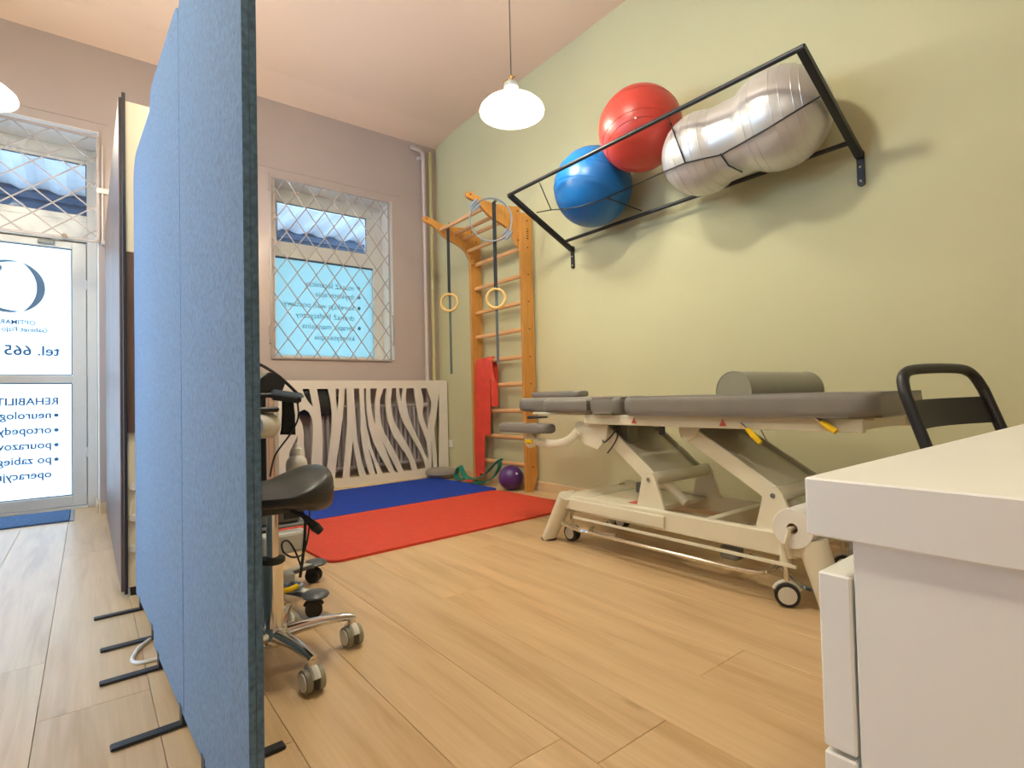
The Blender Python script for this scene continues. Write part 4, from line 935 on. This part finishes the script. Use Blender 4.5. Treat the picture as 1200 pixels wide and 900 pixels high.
# ------------------------------------------------------------------ saddle stool
SX, SY = .445, 1.775
t = thing('saddle_stool', (SX, SY, 0), 'black saddle stool on a chrome five-star base beside the screens', 'stool')
bb = B().sphere((0, 0, 0), 1, 48)
for v in bb.bm.verts:
    x, y, z = v.co
    sg = lambda q, e: math.copysign(abs(q)**e, q)
    r_ = math.hypot(x, y)
    X = .165*x + .012; wy = .155 + .055*x
    Yv = wy*y
    rise = max(0, x+.1); top = .042 + .058*rise**1.3 - .035*(abs(y)**2)*(1-.4*rise)
    bot = .035 + .070*max(0, x)
    zz = sg(z, .55)
    Z = .520 + (zz*top if zz > 0 else zz*bot) + .018*max(0, x) - .012*x*x
    v.co = (SX + X, SY + Yv, Z)
seat = bb.build('seat', M['bvinyl'], t, smooth=True, angle=80)
P = []
for k in range(60):
    a = 2*math.pi*k/60; x, y = math.cos(a), math.sin(a)
    P.append((SX + (.165*x)*.995 + .012, SY + (.155+.055*x)*y*.995, .520 + .018*max(0, x) - .012*x*x + .004))
B().tube(P, .0025, 6, closed=True).build('seam', M['black_pl'], seat, smooth=True)
B().box(SX-.09, SX+.09, SY-.06, SY+.06, .465, .492, .006).build('seat_mechanism', M['black_pl'], t)
B().tube([(SX+.03, SY-.05, .475), (SX+.07, SY-.07, .455), (SX+.10, SY-.085, .42)], [.006, .007, .014], 10).tube([(SX+.10, SY-.085, .42), (SX+.118, SY-.09, .40)], [.016, .012], 10).build('lever', M['black_pl'], t, smooth=True)
B().cyl((SX, SY, .30), (SX, SY, .48), .0175).build('gas_lift', M['chrome'], t, smooth=True)
B().lathe([(.0185, .328), (.036, .325), (.036, .312), (.0305, .308)], (SX, SY, 0), seg=24).build('collar', M['black_pl'], t, smooth=True)
B().cyl((SX, SY, .095), (SX, SY, .312), .030, seg=28).build('column', M['chrome'], t, smooth=True)
B().lathe([(0, .06), (.03, .062), (.045, .075), (.046, .10), (.036, .118), (.03, .12)], (SX, SY, 0), seg=28).build('hub', M['chrome'], t, smooth=True)
for k in range(5):
    a = math.radians(-8 - 72*k); d = Vector((math.cos(a), math.sin(a), 0)); o_ = Vector((SX, SY, 0)); r1 = .235
    P = [o_ + d*.02 + Vector((0, 0, .094)), o_ + d*.08 + Vector((0, 0, .100)), o_ + d*.15 + Vector((0, 0, .102)), o_ + d*.21 + Vector((0, 0, .098)), o_ + d*(r1+.010) + Vector((0, 0, .092))]
    arm = B().tube(P, [.026, .022, .018, .0155, .012], 12, flat=(1., .8)).build('base_arm', M['chrome'], t, smooth=True)
    e = o_ + d*r1
    B().cyl((e.x, e.y, .068), (e.x, e.y, .09), .013, seg=14).build('arm_socket', M['chrome'], t, smooth=True)
    aa = a + (.9 if k == 0 else -.45 if k == 1 else .5*k)
    axv = Vector((-.94, -.10, 0)) if k < 2 else Vector((math.cos(aa), math.sin(aa), 0))
    caster(e.x, e.y, .033, axv, t, M['taupe'], M['cream_pl'], .075, gap=.018, hood=.012)

# ------------------------------------------------------------------ device trolley behind the stool
TX, TY = .53, 2.33
t = thing('device_trolley', (TX, TY, 0), 'dark rolling device trolley behind the saddle stool', 'trolley')
for k in range(4):
    a = math.radians(27 - 90*k); d = Vector((math.cos(a), math.sin(a), 0)); n_ = Vector((-d.y, d.x, 0)); o_ = Vector((TX, TY, 0))
    arm = B().bar(o_ + d*.02 + Vector((0, 0, .085)), o_ + d*.30 + Vector((0, 0, .080)), .062, .012, bev=.004).lathe([(0, -.007), (.045, -.007), (.050, 0), (.040, .010), (.02, .016), (0, .017)], o_ + d*.30 + Vector((0, 0, .082)), seg=24).build('base_arm', M['slate'], t, smooth=True)
    B().bar(o_ + d*.05 + Vector((0, 0, .0925)), o_ + d*.27 + Vector((0, 0, .0885)), .036, .003).build('arm_cover', M['cream_pl'], arm)
    e = o_ + d*.29
    caster(e.x, e.y, .031, (-.7, -.7, 0) if k == 0 else (-.3, -.95, 0), t, M['black_pl'], M['black_pl'], .075)
B().box(TX-.03, TX+.03, TY-.03, TY+.03, .09, .86, .006).build('column', M['black_pl'], t)
B().box(TX-.12, TX+.22, TY-.14, TY+.12, .460, .474, .004).build('shelf', M['greypl'], t)
B().box(TX-.12, TX+.16, TY-.13, TY+.12, .315, .327, .004).build('shelf', M['greypl'], t)
B().box(TX-.10, TX+.14, TY-.13, TY+.10, .822, .838, .005).build('top_plate', M['black_pl'], t)
UX = TX - .037
t = thing('therapy_unit', (UX+.01, TY-.02, .838), 'white and black therapy unit on top of the device trolley', 'device')
bb = B().prism([(UX-.10, .838), (UX+.095, .838), (UX+.10, .87), (UX+.075, .905), (UX-.02, .948), (UX-.10, .955)], TY-.10, TY+.07, 'Y'); bb.build('housing', M['label_white'], t)
bb = B().prism([(UX+.025, .842), (UX+.105, .842), (UX+.118, .875), (UX+.10, .905), (UX+.06, .918), (UX+.03, .895)], TY-.115, TY-.085, 'Y', bev=.003); bb.build('front_panel', M['black_pl'], t)
B().tube(spline([(UX-.09, TY-.06, .965), (UX+.0, TY-.07, .965), (UX+.09, TY-.08, .915), (UX+.17, TY-.09, .835)], 6), .006, 8).build('cord', M['black_pl'], t, smooth=True)
tp_ = thing('probe', (UX+.13, TY-.15, .80), 'blue grey hand probe in a black holder hung on the trolley', 'probe')
B().bar((UX+.06, TY-.13, .826), (UX+.165, TY-.15, .808), .05, .028, bev=.006).build('holder', M['black_pl'], tp_)
B().bar((UX+.055, TY-.155, .842), (UX+.17, TY-.165, .822), .03, .022, bev=.006).build('probe_body', M['hoop'], tp_)
tpo = thing('pouch', (UX+.12, TY-.12, .67), 'narrow black fabric pouch hanging from the device trolley', 'pouch')
bb = B().prism([(UX+.105, .822), (UX+.145, .822), (UX+.150, .75), (UX+.152, .672), (UX+.096, .676), (UX+.108, .74)], TY-.125, TY-.105, 'Y', bev=.004); bb.build('fabric', M['strap'], tpo)
B().tube(spline([(UX+.155, TY-.14, .80), (UX+.160, TY-.13, .74), (UX+.13, TY-.135, .68), (UX+.07, TY-.14, .60), (UX+.05, TY-.14, .52)], 6), .0035, 6).build('cord', M['black_pl'], tpo, smooth=True)
tr_ = thing('tape_roll', (UX+.02, TY-.15, .66), 'white roll with dark core hanging on the device trolley', 'roll')
B().lathe([(.018, -.045), (.042, -.045), (.048, -.035), (.048, .035), (.042, .045), (.018, .045), (.018, -.045)], (UX+.025, TY-.15, .715), axis=(.82, .57, 0), seg=30).build('roll', M['bottle'], tr_, smooth=True)
B().lathe([(0, -.0455), (.019, -.0455), (.019, -.03), (0, -.03)], (UX+.025, TY-.15, .715), axis=(.82, .57, 0), seg=20).build('core', M['black_pl'], tr_)
bb = B().box(UX-.02, UX+.075, TY-.19, TY-.11, .765, .785, .006); bb.build('clamp', M['black_pl'], tr_)
B().tube([(UX+.02, TY-.15, .785), (UX+.03, TY-.14, .822)], .003, 6).build('wire', M['black_pl'], tr_)
tb_ = thing('pump_bottle', (.665, 2.27, .475), 'white plastic bottle on the trolley shelf behind the stool', 'bottle')
B().lathe([(0, 0), (.038, 0), (.041, .004), (.041, .075), (.038, .092), (.022, .108), (.019, .112), (.019, .118)], (.665, 2.27, .475), seg=28).build('body', M['bottle'], tb_, smooth=True)
B().lathe([(.021, .116), (.021, .138), (.013, .142), (.009, .16), (0, .162)], (.665, 2.27, .475), seg=20).build('cap', M['label_white'], tb_, smooth=True)
tc_ = thing('control_case', (.55, 2.28, .327), 'dark case on the lower shelf of the trolley', 'case')
B().box(.44, .66, 2.22, 2.36, .328, .40, .008).build('shell', M['greypl'], tc_)
B().box(.60, .66, 2.215, 2.22, .345, .385, .001).build('panel', M['black_pl'], tc_)
tw_ = thing('white_container', (.58, 2.10, .25), 'white plastic container hooked under the trolley shelf', 'container')
B().box(.50, .66, 2.12, 2.19, .235, .313, .012, 2).build('tub', M['bottle'], tw_)
# tangled black cord hanging below the seat
tk = thing('power_cord', (.60, 1.95, .1), 'black cords dangling in a loop behind the stool seat', 'cord')
P = spline([(.55, 2.14, .44), (.61, 2.13, .43), (.645, 2.12, .37), (.648, 2.12, .30), (.640, 2.12, .22), (.628, 2.12, .14)], 6)
B().tube(P, .006, 6).build('thick_strand', M['black_pl'], tk, smooth=True)
P = spline([(.63, 2.13, .43), (.662, 2.12, .40), (.664, 2.12, .32), (.64, 2.11, .235), (.60, 2.10, .225), (.565, 2.10, .25), (.56, 2.10, .285), (.585, 2.11, .285), (.61, 2.11, .24), (.63, 2.11, .18)], 6)
B().tube(P, .0035, 6).build('looped_strand', M['black_pl'], tk, smooth=True)
# things lying on the trolley base
tq = thing('cable_bundle', (.60, 2.14, .0), 'bundle of grey and yellow leads lying on the trolley base', 'cable')
B().tube(spline([(.56, 2.14, .105), (.60, 2.10, .105), (.63, 2.12, .11), (.60, 2.16, .115), (.56, 2.15, .12), (.585, 2.11, .12)], 6), .010, 8).build('grey_lead', M['hoop'], tq, smooth=True)
B().tube(spline([(.55, 2.10, .11), (.58, 2.085, .115), (.61, 2.09, .12)], 6), .010, 8).build('yellow_lead', M['yellow'], tq, smooth=True)
B().box(.56, .62, 2.15, 2.21, .10, .15, .003).build('white_plug', M['label_white'], tq)
